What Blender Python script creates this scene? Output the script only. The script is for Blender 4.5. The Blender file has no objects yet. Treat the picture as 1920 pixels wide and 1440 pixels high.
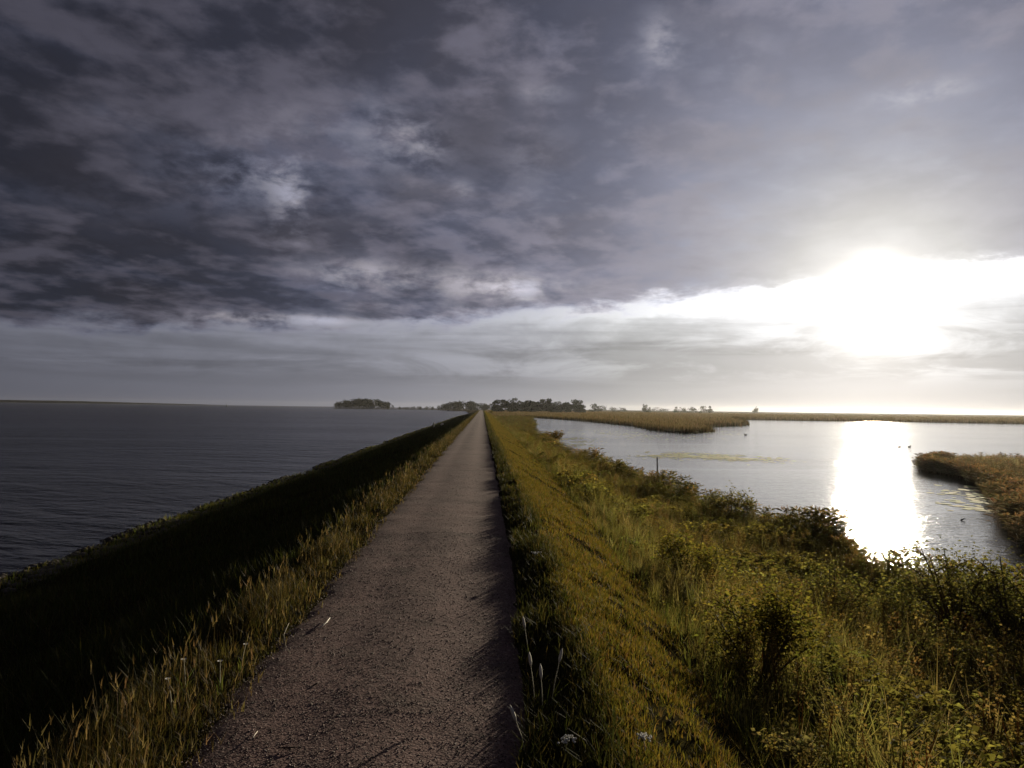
import bpy, math, random
import numpy as np
from mathutils import Matrix, Vector

R = math.radians
rng = np.random.default_rng(7)
random.seed(7)
scene = bpy.context.scene
col = scene.collection

# ------------------------------------------------------------------ camera
W, H, F = 1920.0, 1440.0, 1400.0
CAM_H = 1.7
cam_data = bpy.data.cameras.new('camera')
cam = bpy.data.objects.new('camera', cam_data)
col.objects.link(cam)
cam_data.sensor_width = 36.0
cam_data.lens = F / W * 36.0
cam_data.clip_start = 0.05
cam_data.clip_end = 60000
YAW, PITCH, ROLL = math.atan(55 / F), math.atan(44.6 / F), R(0.75)
CM = (Matrix.Rotation(-YAW, 4, 'Z') @ Matrix.Rotation(R(90) + PITCH, 4, 'X') @ Matrix.Rotation(ROLL, 4, 'Z'))
CM = Matrix.Translation((0, 0, CAM_H)) @ CM
cam.matrix_world = CM
scene.camera = cam


def ray(px, py):
    d = CM.to_3x3() @ Vector(((px - W / 2) / F, -(py - H / 2) / F, -1.0))
    return d.normalized()


def at(px, py, z):
    """where the line of sight through a point of the photograph meets height z"""
    d = ray(px, py)
    t = (z - CAM_H) / d.z
    return Vector((d.x * t, d.y * t, z))


def at_y(px, py, Y):
    d = ray(px, py)
    t = Y / d.y
    return Vector((d.x * t, Y, CAM_H + d.z * t))


# ------------------------------------------------------------------ tags
def tag(o, label=None, cat=None, group=None, kind=None):
    if label: o['label'] = label
    if cat: o['category'] = cat
    if group: o['group'] = group
    if kind: o['kind'] = kind
    return o


def empty(name, loc, rz=0.0):
    o = bpy.data.objects.new(name, None)
    o.empty_display_size = 0.1
    col.objects.link(o)
    o.location = loc
    o.rotation_euler = (0, 0, rz)
    return o


# ------------------------------------------------------------------ mesh helpers (numpy, triangles)
class TM:
    """collects triangles with a colour per vertex"""
    def __init__(self):
        self.v, self.f, self.c, self.n = [], [], [], 0

    def add(self, v, f, c):
        v = np.asarray(v, dtype=np.float32).reshape(-1, 3)
        f = np.asarray(f, dtype=np.int64).reshape(-1, 3)
        c = np.asarray(c, dtype=np.float32)
        if c.ndim == 1:
            c = np.tile(c, (len(v), 1))
        self.v.append(v); self.f.append(f + self.n); self.c.append(c[:, :3])
        self.n += len(v)

    def tube(self, pts, radii, colr, sides=6, cap=True):
        pts = [Vector(p) for p in pts]
        vs, fs = [], []
        for i, p in enumerate(pts):
            a = pts[max(i - 1, 0)]; b = pts[min(i + 1, len(pts) - 1)]
            t = (b - a).normalized()
            u = t.cross(Vector((0.3, 0.9, 0.1)))
            if u.length < 1e-3: u = t.cross(Vector((1, 0, 0)))
            u.normalize(); w = t.cross(u)
            for k in range(sides):
                an = 2 * math.pi * k / sides
                vs.append(p + (u * math.cos(an) + w * math.sin(an)) * radii[i])
        for i in range(len(pts) - 1):
            for k in range(sides):
                a = i * sides + k; b = i * sides + (k + 1) % sides
                fs += [(a, b, b + sides), (a, b + sides, a + sides)]
        if cap:
            for base, fl in ((0, True), ((len(pts) - 1) * sides, False)):
                for k in range(1, sides - 1):
                    fs.append((base, base + k + 1, base + k) if fl else (base, base + k, base + k + 1))
        self.add([tuple(v) for v in vs], fs, colr)

    def build(self, name, mat, parent=None, smooth=False):
        v = np.concatenate(self.v); f = np.concatenate(self.f); c = np.concatenate(self.c)
        me = bpy.data.meshes.new(name)
        me.vertices.add(len(v)); me.vertices.foreach_set('co', v.ravel())
        me.loops.add(len(f) * 3); me.loops.foreach_set('vertex_index', f.ravel().astype(np.int32))
        me.polygons.add(len(f))
        me.polygons.foreach_set('loop_start', np.arange(0, len(f) * 3, 3, dtype=np.int32))
        me.polygons.foreach_set('loop_total', np.full(len(f), 3, dtype=np.int32))
        if smooth:
            me.polygons.foreach_set('use_smooth', np.ones(len(f), dtype=bool))
        a = me.color_attributes.new('tint', 'FLOAT_COLOR', 'POINT')
        a.data.foreach_set('color', np.concatenate([c, np.ones((len(c), 1), np.float32)], axis=1).ravel())
        me.update(calc_edges=True)
        me.validate()
        me.materials.append(mat)
        o = bpy.data.objects.new(name, me)
        col.objects.link(o)
        if parent is not None: o.parent = parent
        return o


def vnoise(x, y, seed=0):
    """smooth value noise in numpy, about 0..1"""
    xi = np.floor(x).astype(np.int64); yi = np.floor(y).astype(np.int64)
    xf = x - xi; yf = y - yi
    u = xf * xf * (3 - 2 * xf); w = yf * yf * (3 - 2 * yf)

    def hsh(a, b):
        n = (a * 374761393 + b * 668265263 + seed * 1442695041) & 0x7fffffff
        n = ((n ^ (n >> 13)) * 1274126177) & 0x7fffffff
        return ((n ^ (n >> 16)) & 0xffff) / 65535.0
    return (hsh(xi, yi) * (1 - u) + hsh(xi + 1, yi) * u) * (1 - w) + (hsh(xi, yi + 1) * (1 - u) + hsh(xi + 1, yi + 1) * u) * w


def fbm(x, y, seed=0, o=4):
    s, a, t = 0.0, 0.5, 0.0
    for i in range(o):
        s = s + a * vnoise(x * 2 ** i, y * 2 ** i, seed + i * 17); t += a; a *= 0.5
    return s / t


# ------------------------------------------------------------------ node helpers
class NT:
    def __init__(self, tree):
        self.t = tree; tree.nodes.clear()

    def n(self, typ, **kw):
        nd = self.t.nodes.new(typ)
        for k, v in kw.items(): setattr(nd, k, v)
        return nd

    def l(self, a, b): self.t.links.new(a, b)

    def inp(self, sock, v):
        if isinstance(v, bpy.types.NodeSocket): self.l(v, sock)
        elif v is not None: sock.default_value = v

    def m(self, op, a, b=None, c=None, clamp=False):
        nd = self.n('ShaderNodeMath', operation=op, use_clamp=clamp)
        self.inp(nd.inputs[0], a)
        if b is not None: self.inp(nd.inputs[1], b)
        if c is not None: self.inp(nd.inputs[2], c)
        return nd.outputs[0]

    def vm(self, op, a, b=None, s=None):
        nd = self.n('ShaderNodeVectorMath', operation=op)
        self.inp(nd.inputs[0], a)
        if b is not None: self.inp(nd.inputs[1], b)
        if s is not None: self.inp(nd.inputs['Scale'], s)
        return nd.outputs['Value'] if op in ('DOT_PRODUCT', 'LENGTH', 'DISTANCE') else nd.outputs[0]

    def mix(self, fac, a, b, blend='MIX'):
        nd = self.n('ShaderNodeMix', data_type='RGBA', blend_type=blend)
        self.inp(nd.inputs[0], fac); self.inp(nd.inputs[6], a); self.inp(nd.inputs[7], b)
        return nd.outputs[2]

    def noise(self, vec, scale, detail=4, rough=0.5, dist=0.0, lac=2.0):
        nd = self.n('ShaderNodeTexNoise')
        self.inp(nd.inputs['Vector'], vec)
        nd.inputs['Scale'].default_value = scale; nd.inputs['Detail'].default_value = detail
        nd.inputs['Roughness'].default_value = rough; nd.inputs['Distortion'].default_value = dist
        nd.inputs['Lacunarity'].default_value = lac
        return nd.outputs[0]

    def sstep(self, x, a, b):
        nd = self.n('ShaderNodeMapRange', interpolation_type='SMOOTHSTEP')
        self.inp(nd.inputs[0], x); nd.inputs[1].default_value = a; nd.inputs[2].default_value = b
        return nd.outputs[0]

    def curve(self, x, pts):
        """piecewise linear x -> y, y in 0..1, x in 0..1"""
        nd = self.n('ShaderNodeValToRGB')
        nd.color_ramp.interpolation = 'B_SPLINE'
        els = nd.color_ramp.elements
        while len(els) > 1: els.remove(els[-1])
        els[0].position = pts[0][0]; els[0].color = (pts[0][1],) * 3 + (1,)
        for p, v in pts[1:]:
            e = els.new(p); e.color = (v, v, v, 1)
        self.inp(nd.inputs[0], x)
        sp = self.n('ShaderNodeSeparateColor'); self.l(nd.outputs[0], sp.inputs[0])
        return sp.outputs[0]

    def rgb(self, r, g, b):
        nd = self.n('ShaderNodeCombineColor')
        self.inp(nd.inputs[0], r); self.inp(nd.inputs[1], g); self.inp(nd.inputs[2], b)
        return nd.outputs[0]

    def xyz(self, x, y, z):
        nd = self.n('ShaderNodeCombineXYZ')
        self.inp(nd.inputs[0], x); self.inp(nd.inputs[1], y); self.inp(nd.inputs[2], z)
        return nd.outputs[0]


# ------------------------------------------------------------------ sun and sky
SUN = ray(1640, 568)
SUN_EL = math.asin(SUN.z)
SUN_AZ = math.atan2(SUN.x, SUN.y)
sd = bpy.data.lights.new('sun', 'SUN')
sd.energy = 5.0
sd.angle = R(0.55)
sd.color = (1.0, 0.87, 0.66)
so = bpy.data.objects.new('sun', sd)
col.objects.link(so)
so.rotation_euler = SUN.to_track_quat('Z', 'Y').to_euler()
so.location = SUN * 50

world = bpy.data.worlds.new('World')
scene.world = world
world.use_nodes = True
w = NT(world.node_tree)
geo = w.n('ShaderNodeTexCoord')
D = w.vm('NORMALIZE', geo.outputs['Generated'])
sp = w.n('ShaderNodeSeparateXYZ'); w.l(D, sp.inputs[0])
dx, dy, dz = sp.outputs
DEG = 57.29578
az = w.m('MULTIPLY', w.m('ARCTAN2', dx, dy), DEG)
el = w.m('MULTIPLY', w.m('ARCSINE', dz), DEG)
theta = w.m('MULTIPLY', w.m('ARCCOSINE', w.m('MINIMUM', w.vm('DOT_PRODUCT', D, tuple(SUN)), 1.0)), DEG)
dzp = w.m('ADD', w.m('MAXIMUM', dz, 0.0), 0.13)
# cloud deck laid out on a plane overhead, streets running towards the sun
ca, sa = math.cos(R(20)), math.sin(R(20))
pu = w.m('DIVIDE', w.m('SUBTRACT', w.m('MULTIPLY', dx, ca), w.m('MULTIPLY', dy, sa)), dzp)
pv = w.m('DIVIDE', w.m('ADD', w.m('MULTIPLY', dx, sa), w.m('MULTIPLY', dy, ca)), dzp)
P1 = w.xyz(pu, w.m('MULTIPLY', pv, 0.72), 3.7)
P2 = w.xyz(pu, w.m('MULTIPLY', pv, 0.9), 9.1)
nbig = w.noise(P1, 1.1, 2, 0.5, 0.2)
nmid = w.noise(P1, 3.0, 5, 0.5, 0.25)
nfin = w.noise(P2, 6.6, 7, 0.54, 0.12)
nhue = w.noise(P2, 1.9, 4, 0.5, 0.4)
# screen-free angular coordinates for the far cloud bank
A3 = w.xyz(w.m('MULTIPLY', az, 0.11), w.m('MULTIPLY', el, 0.42), 1.3)
nbank = w.noise(A3, 1.0, 9, 0.62, 0.5)
A4 = w.xyz(w.m('MULTIPLY', az, 0.05), w.m('MULTIPLY', el, 0.75), 5.3)
nstr = w.noise(A4, 1.0, 6, 0.55, 0.3)
A5 = w.xyz(w.m('MULTIPLY', az, 0.16), w.m('MULTIPLY', el, 0.2), 2.1)
npuff = w.noise(A5, 1.6, 8, 0.58, 0.25)
A6 = w.xyz(w.m('MULTIPLY', az, 0.30), w.m('MULTIPLY', el, 0.62), 4.4)
ntuft = w.noise(A6, 1.2, 8, 0.58, 0.2)

# thickness of the deck (0 thin and light, 1 thick and dark)
th = w.m('ADD', w.m('ADD', w.m('MULTIPLY', nbig, 0.60), w.m('MULTIPLY', nmid, 0.70)), w.m('MULTIPLY', nfin, 0.95))
th = w.m('ADD', th, w.m('MULTIPLY', ntuft, 0.40))
thick = w.sstep(th, 1.10, 1.46)
far_ = w.m('POWER', 2.71828, w.m('DIVIDE', theta, -13.0))
Lb = w.m('ADD', 0.030, w.m('MULTIPLY', far_, 0.88))
hi = w.m('MAXIMUM', w.m('ADD', 1.85, w.m('MULTIPLY', far_, -2.4)), 1.06)
lo = w.m('MINIMUM', w.m('ADD', 0.58, w.m('MULTIPLY', far_, 1.1)), 0.96)
mod = w.m('ADD', w.m('MULTIPLY', w.m('SUBTRACT', 1.0, thick), hi), w.m('MULTIPLY', thick, lo))
Lc = w.m('MULTIPLY', w.m('MULTIPLY', Lb, mod), w.m('ADD', 0.72, w.m('MULTIPLY', nfin, 0.56)))


# lit thin places in the deck
def adir(px, py):
    d = ray(px, py)
    return math.degrees(math.atan2(d.x, d.y)), math.degrees(math.asin(d.z))


blobs = [(548, 385, 30, 60, .15), (510, 330, 40, 30, .05), (465, 325, 90, 55, .05), (690, 330, 220, 90, .028), (785, 268, 45, 36, .10), (725, 245, 60, 50, .05),
         (868, 356, 16, 13, .12), (850, 528, 190, 26, .15), (665, 515, 70, 24, .11), (960, 542, 60, 16, .26),
         (500, 598, 130, 10, .20), (620, 603, 50, 10, .16), (1238, 84, 34, 40, .13), (1016, 172, 46, 15, .08), (1380, 110, 60, 60, .05),
         (1735, 172, 60, 16, .12), (1000, 300, 60, 70, .04), (215, 215, 60, 20, .025), (330, 320, 90, 60, .02),
         (620, 230, 130, 50, .03), (780, 580, 160, 14, .08), (1130, 590, 90, 12, .18), (130, 380, 120, 30, .015)]
bs = None
for px, py, rx, ry, amp in blobs:
    a0, e0 = adir(px, py)
    k = DEG / F
    gx = w.m('DIVIDE', w.m('SUBTRACT', az, a0), rx * k * 1.15)
    gy = w.m('DIVIDE', w.m('SUBTRACT', el, e0), ry * k * 1.15)
    g = w.m('POWER', 2.71828, w.m('MULTIPLY', w.m('ADD', w.m('MULTIPLY', gx, gx), w.m('MULTIPLY', gy, gy)), -1.0))
    g = w.m('MULTIPLY', g, amp)
    bs = g if bs is None else w.m('ADD', bs, g)
tex = w.sstep(w.m('ADD', w.m('MULTIPLY', npuff, 0.35), w.m('MULTIPLY', ntuft, 0.65)), 0.38, 0.62)
breaks = w.m('MULTIPLY', bs, w.m('ADD', 0.12, w.m('MULTIPLY', tex, 1.5)))
Lc = w.m('ADD', Lc, breaks)

# the clear band under the deck
far2 = w.m('POWER', 2.71828, w.m('DIVIDE', theta, -23.0))
Lg = w.m('ADD', 0.054, w.m('MULTIPLY', far2, 0.74))
edge = w.curve(w.m('DIVIDE', w.m('ADD', az, 36.0), 72.0, clamp=True),
               [(0.0, 4.9 / 20), (0.25, 5.4 / 20), (0.45, 6.2 / 20), (0.55, 7.2 / 20), (0.68, 7.9 / 20), (0.80, 8.6 / 20), (0.92, 9.3 / 20), (1.0, 9.4 / 20)])
edge = w.m('MULTIPLY', edge, 20.0)
edge = w.m('ADD', edge, w.m('ADD', w.m('MULTIPLY', w.m('SUBTRACT', nbank, 0.5), 3.2), w.m('MULTIPLY', w.m('SUBTRACT', ntuft, 0.5), 2.6)))
below = w.m('SUBTRACT', edge, el)                       # degrees under the deck edge
bump = w.m('POWER', 2.71828, w.m('DIVIDE', w.m('MAXIMUM', below, 0.0), -1.3))
Lg = w.m('MULTIPLY', Lg, w.m('ADD', 1.0, w.m('MULTIPLY', bump, w.m('ADD', 0.40, w.m('MULTIPLY', far2, 2.2)))))
# grey bars of thin cloud low in the band
bar = w.sstep(nstr, 0.44, 0.66)
Lg = w.m('MULTIPLY', Lg, w.m('SUBTRACT', 1.06, w.m('MULTIPLY', w.m('MULTIPLY', bar, w.sstep(el, 0.5, 3.0)), 0.24)))
puf = w.sstep(nbank, 0.42, 0.62)
lowc = w.m('MULTIPLY', w.sstep(below, 1.2, 3.0), w.sstep(el, 1.5, 3.2))
Lg = w.m('MULTIPLY', Lg, w.m('ADD', 1.0, w.m('MULTIPLY', lowc, w.m('SUBTRACT', w.m('MULTIPLY', puf, 0.44), 0.18))))
gapm = w.m('MAXIMUM', w.sstep(below, -0.95, 0.60), w.m('MULTIPLY', w.m('MULTIPLY', w.sstep(below, -1.6, 0.4), far_), 0.45))
L = w.m('ADD', w.m('MULTIPLY', Lc, w.m('SUBTRACT', 1.0, gapm)), w.m('MULTIPLY', Lg, gapm))
# glow of the sun behind thin cloud
g1 = w.m('POWER', 2.71828, w.m('MULTIPLY', w.m('POWER', w.m('DIVIDE', theta, 1.75), 2.0), -1.0))
g2 = w.m('POWER', 2.71828, w.m('DIVIDE', theta, -2.6))
glow = w.m('ADD', w.m('MULTIPLY', g1, 9.0), w.m('MULTIPLY', g2, 0.65))
# hue: slate violet away from the sun, neutral grey and then faintly warm near it
near_ = w.m('MULTIPLY', far_, 1.6, clamp=True)
tint_far = w.mix(w.sstep(w.m('ADD', w.m('MULTIPLY', nhue, 0.8), w.m('MULTIPLY', thick, 0.2)), 0.36, 0.72), (0.96, 0.92, 1.25, 1), (0.84, 0.92, 1.44, 1))
tint = w.mix(near_, tint_far, (1.01, 1.0, 1.0, 1))
warm = w.m('MULTIPLY', w.m('MULTIPLY', breaks, 6.0, clamp=True), 0.5)
tint = w.mix(warm, tint, (1.06, 0.99, 0.97, 1))
gtint = w.mix(w.m('MULTIPLY', far2, 2.2, clamp=True), (0.92, 0.95, 1.23, 1), (0.985, 1.0, 1.03, 1))
tint = w.mix(gapm, tint, gtint)
colr = w.vm('SCALE', tint, s=L)
glc = w.vm('SCALE', (1.0, 0.93, 0.80), s=glow)
colr = w.vm('ADD', colr, glc)
sky = w.n('ShaderNodeTexSky', sky_type='NISHITA')
sky.sun_disc = False
sky.sun_elevation = SUN_EL
sky.sun_rotation = SUN_AZ
sky.air_density = 1.0; sky.dust_density = 1.5; sky.ozone_density = 1.5
# a little of the clear sky shows through the band and the thin places
clear = w.vm('SCALE', sky.outputs[0], s=w.m('ADD', 0.012, w.m('MULTIPLY', gapm, 0.002)))
total = w.vm('ADD', w.vm('SCALE', colr, s=10.0), clear)
bg = w.n('ShaderNodeBackground'); bg.inputs['Strength'].default_value = 0.08
w.l(total, bg.inputs['Color'])
wo = w.n('ShaderNodeOutputWorld'); w.l(bg.outputs[0], wo.inputs[0])
world.cycles.sampling_method = 'MANUAL'
world.cycles.sample_map_resolution = 1024


# ------------------------------------------------------------------ materials
def new_mat(name):
    m = bpy.data.materials.new(name); m.use_nodes = True
    return m, NT(m.node_tree)


def leaf_mat(name, trans=0.45, rough=0.6, spec=0.25, vary=0.25):
    m, t = new_mat(name)
    a = t.n('ShaderNodeAttribute', attribute_name='tint')
    tc = t.n('ShaderNodeTexCoord')
    nz = t.noise(tc.outputs['Object'], 1.7, 3)
    c = t.vm('SCALE', a.outputs['Color'], s=t.m('ADD', 1.0 - vary, t.m('MULTIPLY', nz, 2 * vary)))
    p = t.n('ShaderNodeBsdfPrincipled')
    t.l(c, p.inputs['Base Color']); p.inputs['Roughness'].default_value = rough
    p.inputs['Specular IOR Level'].default_value = spec
    tr = t.n('ShaderNodeBsdfTranslucent')
    tcol = t.mix(1.0, c, (1.2, 1.15, 0.70, 1), 'MULTIPLY')
    t.l(tcol, tr.inputs[0])
    mx = t.n('ShaderNodeMixShader'); mx.inputs[0].default_value = trans
    t.l(p.outputs[0], mx.inputs[1]); t.l(tr.outputs[0], mx.inputs[2])
    o = t.n('ShaderNodeOutputMaterial'); t.l(mx.outputs[0], o.inputs[0])
    return m


def solid_mat(name, rough=0.8, spec=0.2, scale=6.0, amount=0.35, bump=0.0, bscale=40.0):
    m, t = new_mat(name)
    a = t.n('ShaderNodeAttribute', attribute_name='tint')
    tc = t.n('ShaderNodeTexCoord')
    nz = t.noise(tc.outputs['Object'], scale, 6, 0.65)
    c = t.vm('SCALE', a.outputs['Color'], s=t.m('ADD', 1.0 - amount, t.m('MULTIPLY', nz, 2 * amount)))
    p = t.n('ShaderNodeBsdfPrincipled')
    t.l(c, p.inputs['Base Color']); p.inputs['Roughness'].default_value = rough
    p.inputs['Specular IOR Level'].default_value = spec
    if bump > 0:
        nb = t.noise(tc.outputs['Object'], bscale, 5, 0.6)
        b = t.n('ShaderNodeBump'); b.inputs['Strength'].default_value = 1.0; b.inputs['Distance'].default_value = bump
        t.l(nb, b.inputs['Height']); t.l(b.outputs[0], p.inputs['Normal'])
    o = t.n('ShaderNodeOutputMaterial'); t.l(p.outputs[0], o.inputs[0])
    return m


def water_mat(name, base, rough, waves, stretch_rot):
    """waves: list of (scale, height m, stretch across)"""
    m, t = new_mat(name)
    g = t.n('ShaderNodeNewGeometry')
    mp = t.n('ShaderNodeMapping'); t.l(g.outputs['Position'], mp.inputs['Vector'])
    mp.inputs['Rotation'].default_value = (0, 0, stretch_rot)
    hsum = None
    for sc, h, st, det in waves:
        v = t.vm('MULTIPLY', mp.outputs[0], (sc * st, sc, sc))
        nz = t.noise(v, 1.0, det, 0.55, 0.4)
        hh = t.m('MULTIPLY', nz, h)
        hsum = hh if hsum is None else t.m('ADD', hsum, hh)
    # wind lanes: smoother and rougher patches
    v = t.vm('MULTIPLY', g.outputs['Position'], (0.012, 0.045, 0.0))
    lane = t.sstep(t.noise(v, 1.0, 5, 0.6, 0.6), 0.38, 0.62)
    hsum = t.m('MULTIPLY', hsum, t.m('ADD', 0.5, t.m('MULTIPLY', lane, 0.8)))
    b = t.n('ShaderNodeBump'); b.inputs['Strength'].default_value = 1.0; b.inputs['Distance'].default_value = 1.0
    t.l(hsum, b.inputs['Height'])
    p = t.n('ShaderNodeBsdfPrincipled')
    p.inputs['Base Color'].default_value = base + (1,)
    p.inputs['Roughness'].default_value = rough
    p.inputs['IOR'].default_value = 1.333
    t.l(b.outputs[0], p.inputs['Normal'])
    o = t.n('ShaderNodeOutputMaterial'); t.l(p.outputs[0], o.inputs[0])
    return m


def soil_mat():
    m, t = new_mat('soil_and_turf')
    g = t.n('ShaderNodeNewGeometry')
    n1 = t.noise(g.outputs['Position'], 0.8, 6, 0.6)
    n2 = t.noise(g.outputs['Position'], 9.0, 6, 0.65)
    a = t.mix(t.sstep(n1, 0.35, 0.65), (0.032, 0.030, 0.012, 1), (0.045, 0.034, 0.017, 1))
    c = t.mix(t.sstep(n2, 0.40, 0.62), a, (0.020, 0.018, 0.009, 1))
    p = t.n('ShaderNodeBsdfPrincipled'); t.l(c, p.inputs['Base Color'])
    p.inputs['Roughness'].default_value = 1.0; p.inputs['Specular IOR Level'].default_value = 0.0
    b = t.n('ShaderNodeBump'); b.inputs['Distance'].default_value = 0.03; t.l(n2, b.inputs['Height'])
    t.l(b.outputs[0], p.inputs['Normal'])
    o = t.n('ShaderNodeOutputMaterial'); t.l(p.outputs[0], o.inputs[0])
    return m


def path_mat():
    m, t = new_mat('shell_gravel')
    g = t.n('ShaderNodeNewGeometry')
    pos = g.outputs['Position']
    big = t.noise(pos, 0.7, 5, 0.6)
    fine = t.noise(pos, 55.0, 4, 0.7)
    mid = t.noise(pos, 14.0, 5, 0.65)
    vo = t.n('ShaderNodeTexVoronoi'); vo.inputs['Scale'].default_value = 75.0
    t.l(pos, vo.inputs['Vector'])
    hs = t.n('ShaderNodeSeparateColor'); t.l(vo.outputs['Color'], hs.inputs[0])
    c = t.mix(t.sstep(big, 0.35, 0.65), (0.175, 0.110, 0.096, 1), (0.126, 0.080, 0.071, 1))
    c = t.mix(t.m('MULTIPLY', t.sstep(hs.outputs[0], 0.72, 0.95), 0.6), c, (0.27, 0.205, 0.18, 1))
    c = t.mix(t.m('MULTIPLY', t.sstep(hs.outputs[1], 0.58, 0.90), 0.75), c, (0.070, 0.046, 0.040, 1))
    c = t.mix(t.m('MULTIPLY', t.sstep(mid, 0.50, 0.68), 0.55), c, (0.080, 0.058, 0.048, 1))
    # damp, trodden patches and two faint wheel tracks
    sp_ = t.n('ShaderNodeSeparateXYZ'); t.l(pos, sp_.inputs[0])
    wob = t.m('ADD', sp_.outputs[0], t.m('MULTIPLY', t.noise(pos, 0.35, 3), 0.25))
    trk = None
    for x0 in (-0.86, -0.10):
        q = t.m('DIVIDE', t.m('SUBTRACT', wob, x0), 0.16)
        q = t.m('POWER', 2.71828, t.m('MULTIPLY', t.m('MULTIPLY', q, q), -1.0))
        trk = q if trk is None else t.m('ADD', trk, q)
    c = t.mix(t.m('MULTIPLY', trk, 0.30), c, (0.20, 0.130, 0.115, 1))
    patch = t.sstep(t.noise(pos, 1.6, 4, 0.6), 0.54, 0.70)
    c = t.mix(t.m('MULTIPLY', patch, 0.55), c, (0.075, 0.056, 0.046, 1))
    p = t.n('ShaderNodeBsdfPrincipled'); t.l(c, p.inputs['Base Color'])
    p.inputs['Roughness'].default_value = 0.9; p.inputs['Specular IOR Level'].default_value = 0.08
    h = t.m('ADD', t.m('MULTIPLY', mid, 0.010), t.m('ADD', t.m('MULTIPLY', fine, 0.0025), t.m('MULTIPLY', vo.outputs['Distance'], -0.003)))
    b = t.n('ShaderNodeBump'); b.inputs['Distance'].default_value = 1.0; b.inputs['Strength'].default_value = 0.9
    t.l(h, b.inputs['Height']); t.l(b.outputs[0], p.inputs['Normal'])
    o = t.n('ShaderNodeOutputMaterial'); t.l(p.outputs[0], o.inputs[0])
    return m


M_soil = soil_mat()
M_path = path_mat()
M_grass = leaf_mat('grass_blades', 0.42, 0.7, 0.08)
M_leaf = leaf_mat('leaves', 0.58, 0.8, 0.03)
M_tree = leaf_mat('tree_leaves', 0.12, 0.9, 0.0)
M_bed = leaf_mat('dry_reed_blades', 0.28, 0.9, 0.0)
M_reed = leaf_mat('reed_blades', 0.5, 0.9, 0.0)
M_wood = solid_mat('bark_and_dry_stems', 0.85, 0.15, 12.0, 0.4, 0.004, 30.0)
M_stone = solid_mat('shore_stone', 0.8, 0.25, 3.0, 0.45, 0.012, 9.0)
M_pale = solid_mat('pale_weathered', 0.7, 0.25, 8.0, 0.2, 0.002, 60.0)
M_feather = solid_mat('feathers', 0.7, 0.2, 14.0, 0.2)
M_steel = solid_mat('painted_steel', 0.5, 0.4, 3.0, 0.2)
M_far = solid_mat('far_land', 1.0, 0.0, 0.02, 0.35)
M_weed = solid_mat('wet_weed', 0.85, 0.10, 3.0, 0.3)
M_sea = water_mat('sea_water', (0.012, 0.012, 0.013), 0.25, [(0.55, 0.60, 0.45, 4), (2.2, 0.19, 0.5, 4), (9.0, 0.040, 0.6, 3)], R(25))
M_lake = water_mat('lake_water', (0.020, 0.019, 0.014), 0.08, [(1.1, 0.036, 0.55, 4), (4.0, 0.026, 0.6, 4), (16.0, 0.005, 0.8, 3)], R(-20))

# ------------------------------------------------------------------ ground
SEA_Z, LAKE_Z = -3.1, -2.5


def interp(x, tab):
    return np.interp(x, [a for a, _ in tab], [b for _, b in tab])


SHORE = [(-40, 12.0), (0, 11.6), (12, 11.0), (20, 10.6), (28, 10.0), (40, 9.3), (52, 8.8), (66, 8.0), (80, 7.4), (90, 8.2), (97, 9.6), (103, 8.6),
         (115, 8.0), (150, 10.5), (200, 14.0), (270, 18.0), (320, 22.0), (345, 40.0), (430, 80.0)]
MOWN = [(-10, 1.30), (2, 1.38), (4.3, 1.55), (8.7, 1.95), (15, 2.25), (25, 2.5), (40, 2.75), (80, 3.2), (400, 3.4)]


def path_r(y): return interp(y, [(-10, 0.22), (3, 0.25), (5, 0.30), (9, 0.42), (16, 0.45), (400, 0.45)]) + 0.06 * (fbm(y * 0.9, y * 0 + 3.3, 5) - 0.5) * 2 + 0.05 * (fbm(y * 4.0, y * 0 + 7.3, 6) - 0.5) * 2
def path_l(y): return interp(y, [(-10, -1.36), (3, -1.38), (9, -1.48), (400, -1.46)]) + 0.10 * (fbm(y * 0.8, y * 0 + 8.3, 9) - 0.5) * 2 + 0.07 * (fbm(y * 4.0, y * 0 + 2.3, 8) - 0.5) * 2
def shore_x(y): return interp(y, SHORE) + 0.9 * (fbm(y * 0.22, y * 0 + 1.7, 21) - 0.5) * 2


def height(x, y):
    x = np.asarray(x, float); y = np.asarray(y, float)
    left = np.interp(-x, [0, 1.7, 1.95, 2.35, 4.5, 11.5, 12.8, 14.5, 30], [0, 0.02, -0.06, -0.28, -1.12, -2.95, -3.06, -3.7, -6])
    xs = shore_x(y)
    slope = np.interp(x, [0.0, 0.30, 0.72, 1.05, 5.2, 6.0, 60], [0.0, 0.02, 0.12, 0.0, -2.22, -2.36, -2.36])
    drop = np.clip((x - xs + 0.6) / 1.6, 0, 1.6) * 0.7
    right = slope - drop
    z = np.where(x < 0, left, right)
    rough = (fbm(x * 0.9, y * 0.9, 3) - 0.5) * 0.22 * np.clip((np.abs(x + 0.5) - 1.5) / 1.5, 0, 1)
    rough += (fbm(x * 0.25, y * 0.25, 31) - 0.5) * 0.30 * np.clip((np.abs(x + 0.5) - 3) / 3, 0, 1)
    hum = (fbm(x * 3.2, y * 2.2, 71) - 0.5) * 0.13 * np.clip((x - 0.75) / 0.3, 0, 1) * np.clip((6 - x) / 2, 0, 1)
    return z + rough + hum


ys = np.concatenate([np.arange(-12, 0, 0.5), np.arange(0, 20, 0.13), np.arange(20, 60, 0.7), np.arange(60, 160, 2.0), np.arange(160, 431, 6.0)])
xs = np.concatenate([np.arange(-24, -13, 1.0), np.arange(-13, -2.8, 0.4), np.arange(-2.8, 3.2, 0.10), np.arange(3.2, 14, 0.3), np.arange(14, 84, 2.0)])
gx, gy = np.meshgrid(xs, ys)
gz = height(gx, gy)
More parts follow.
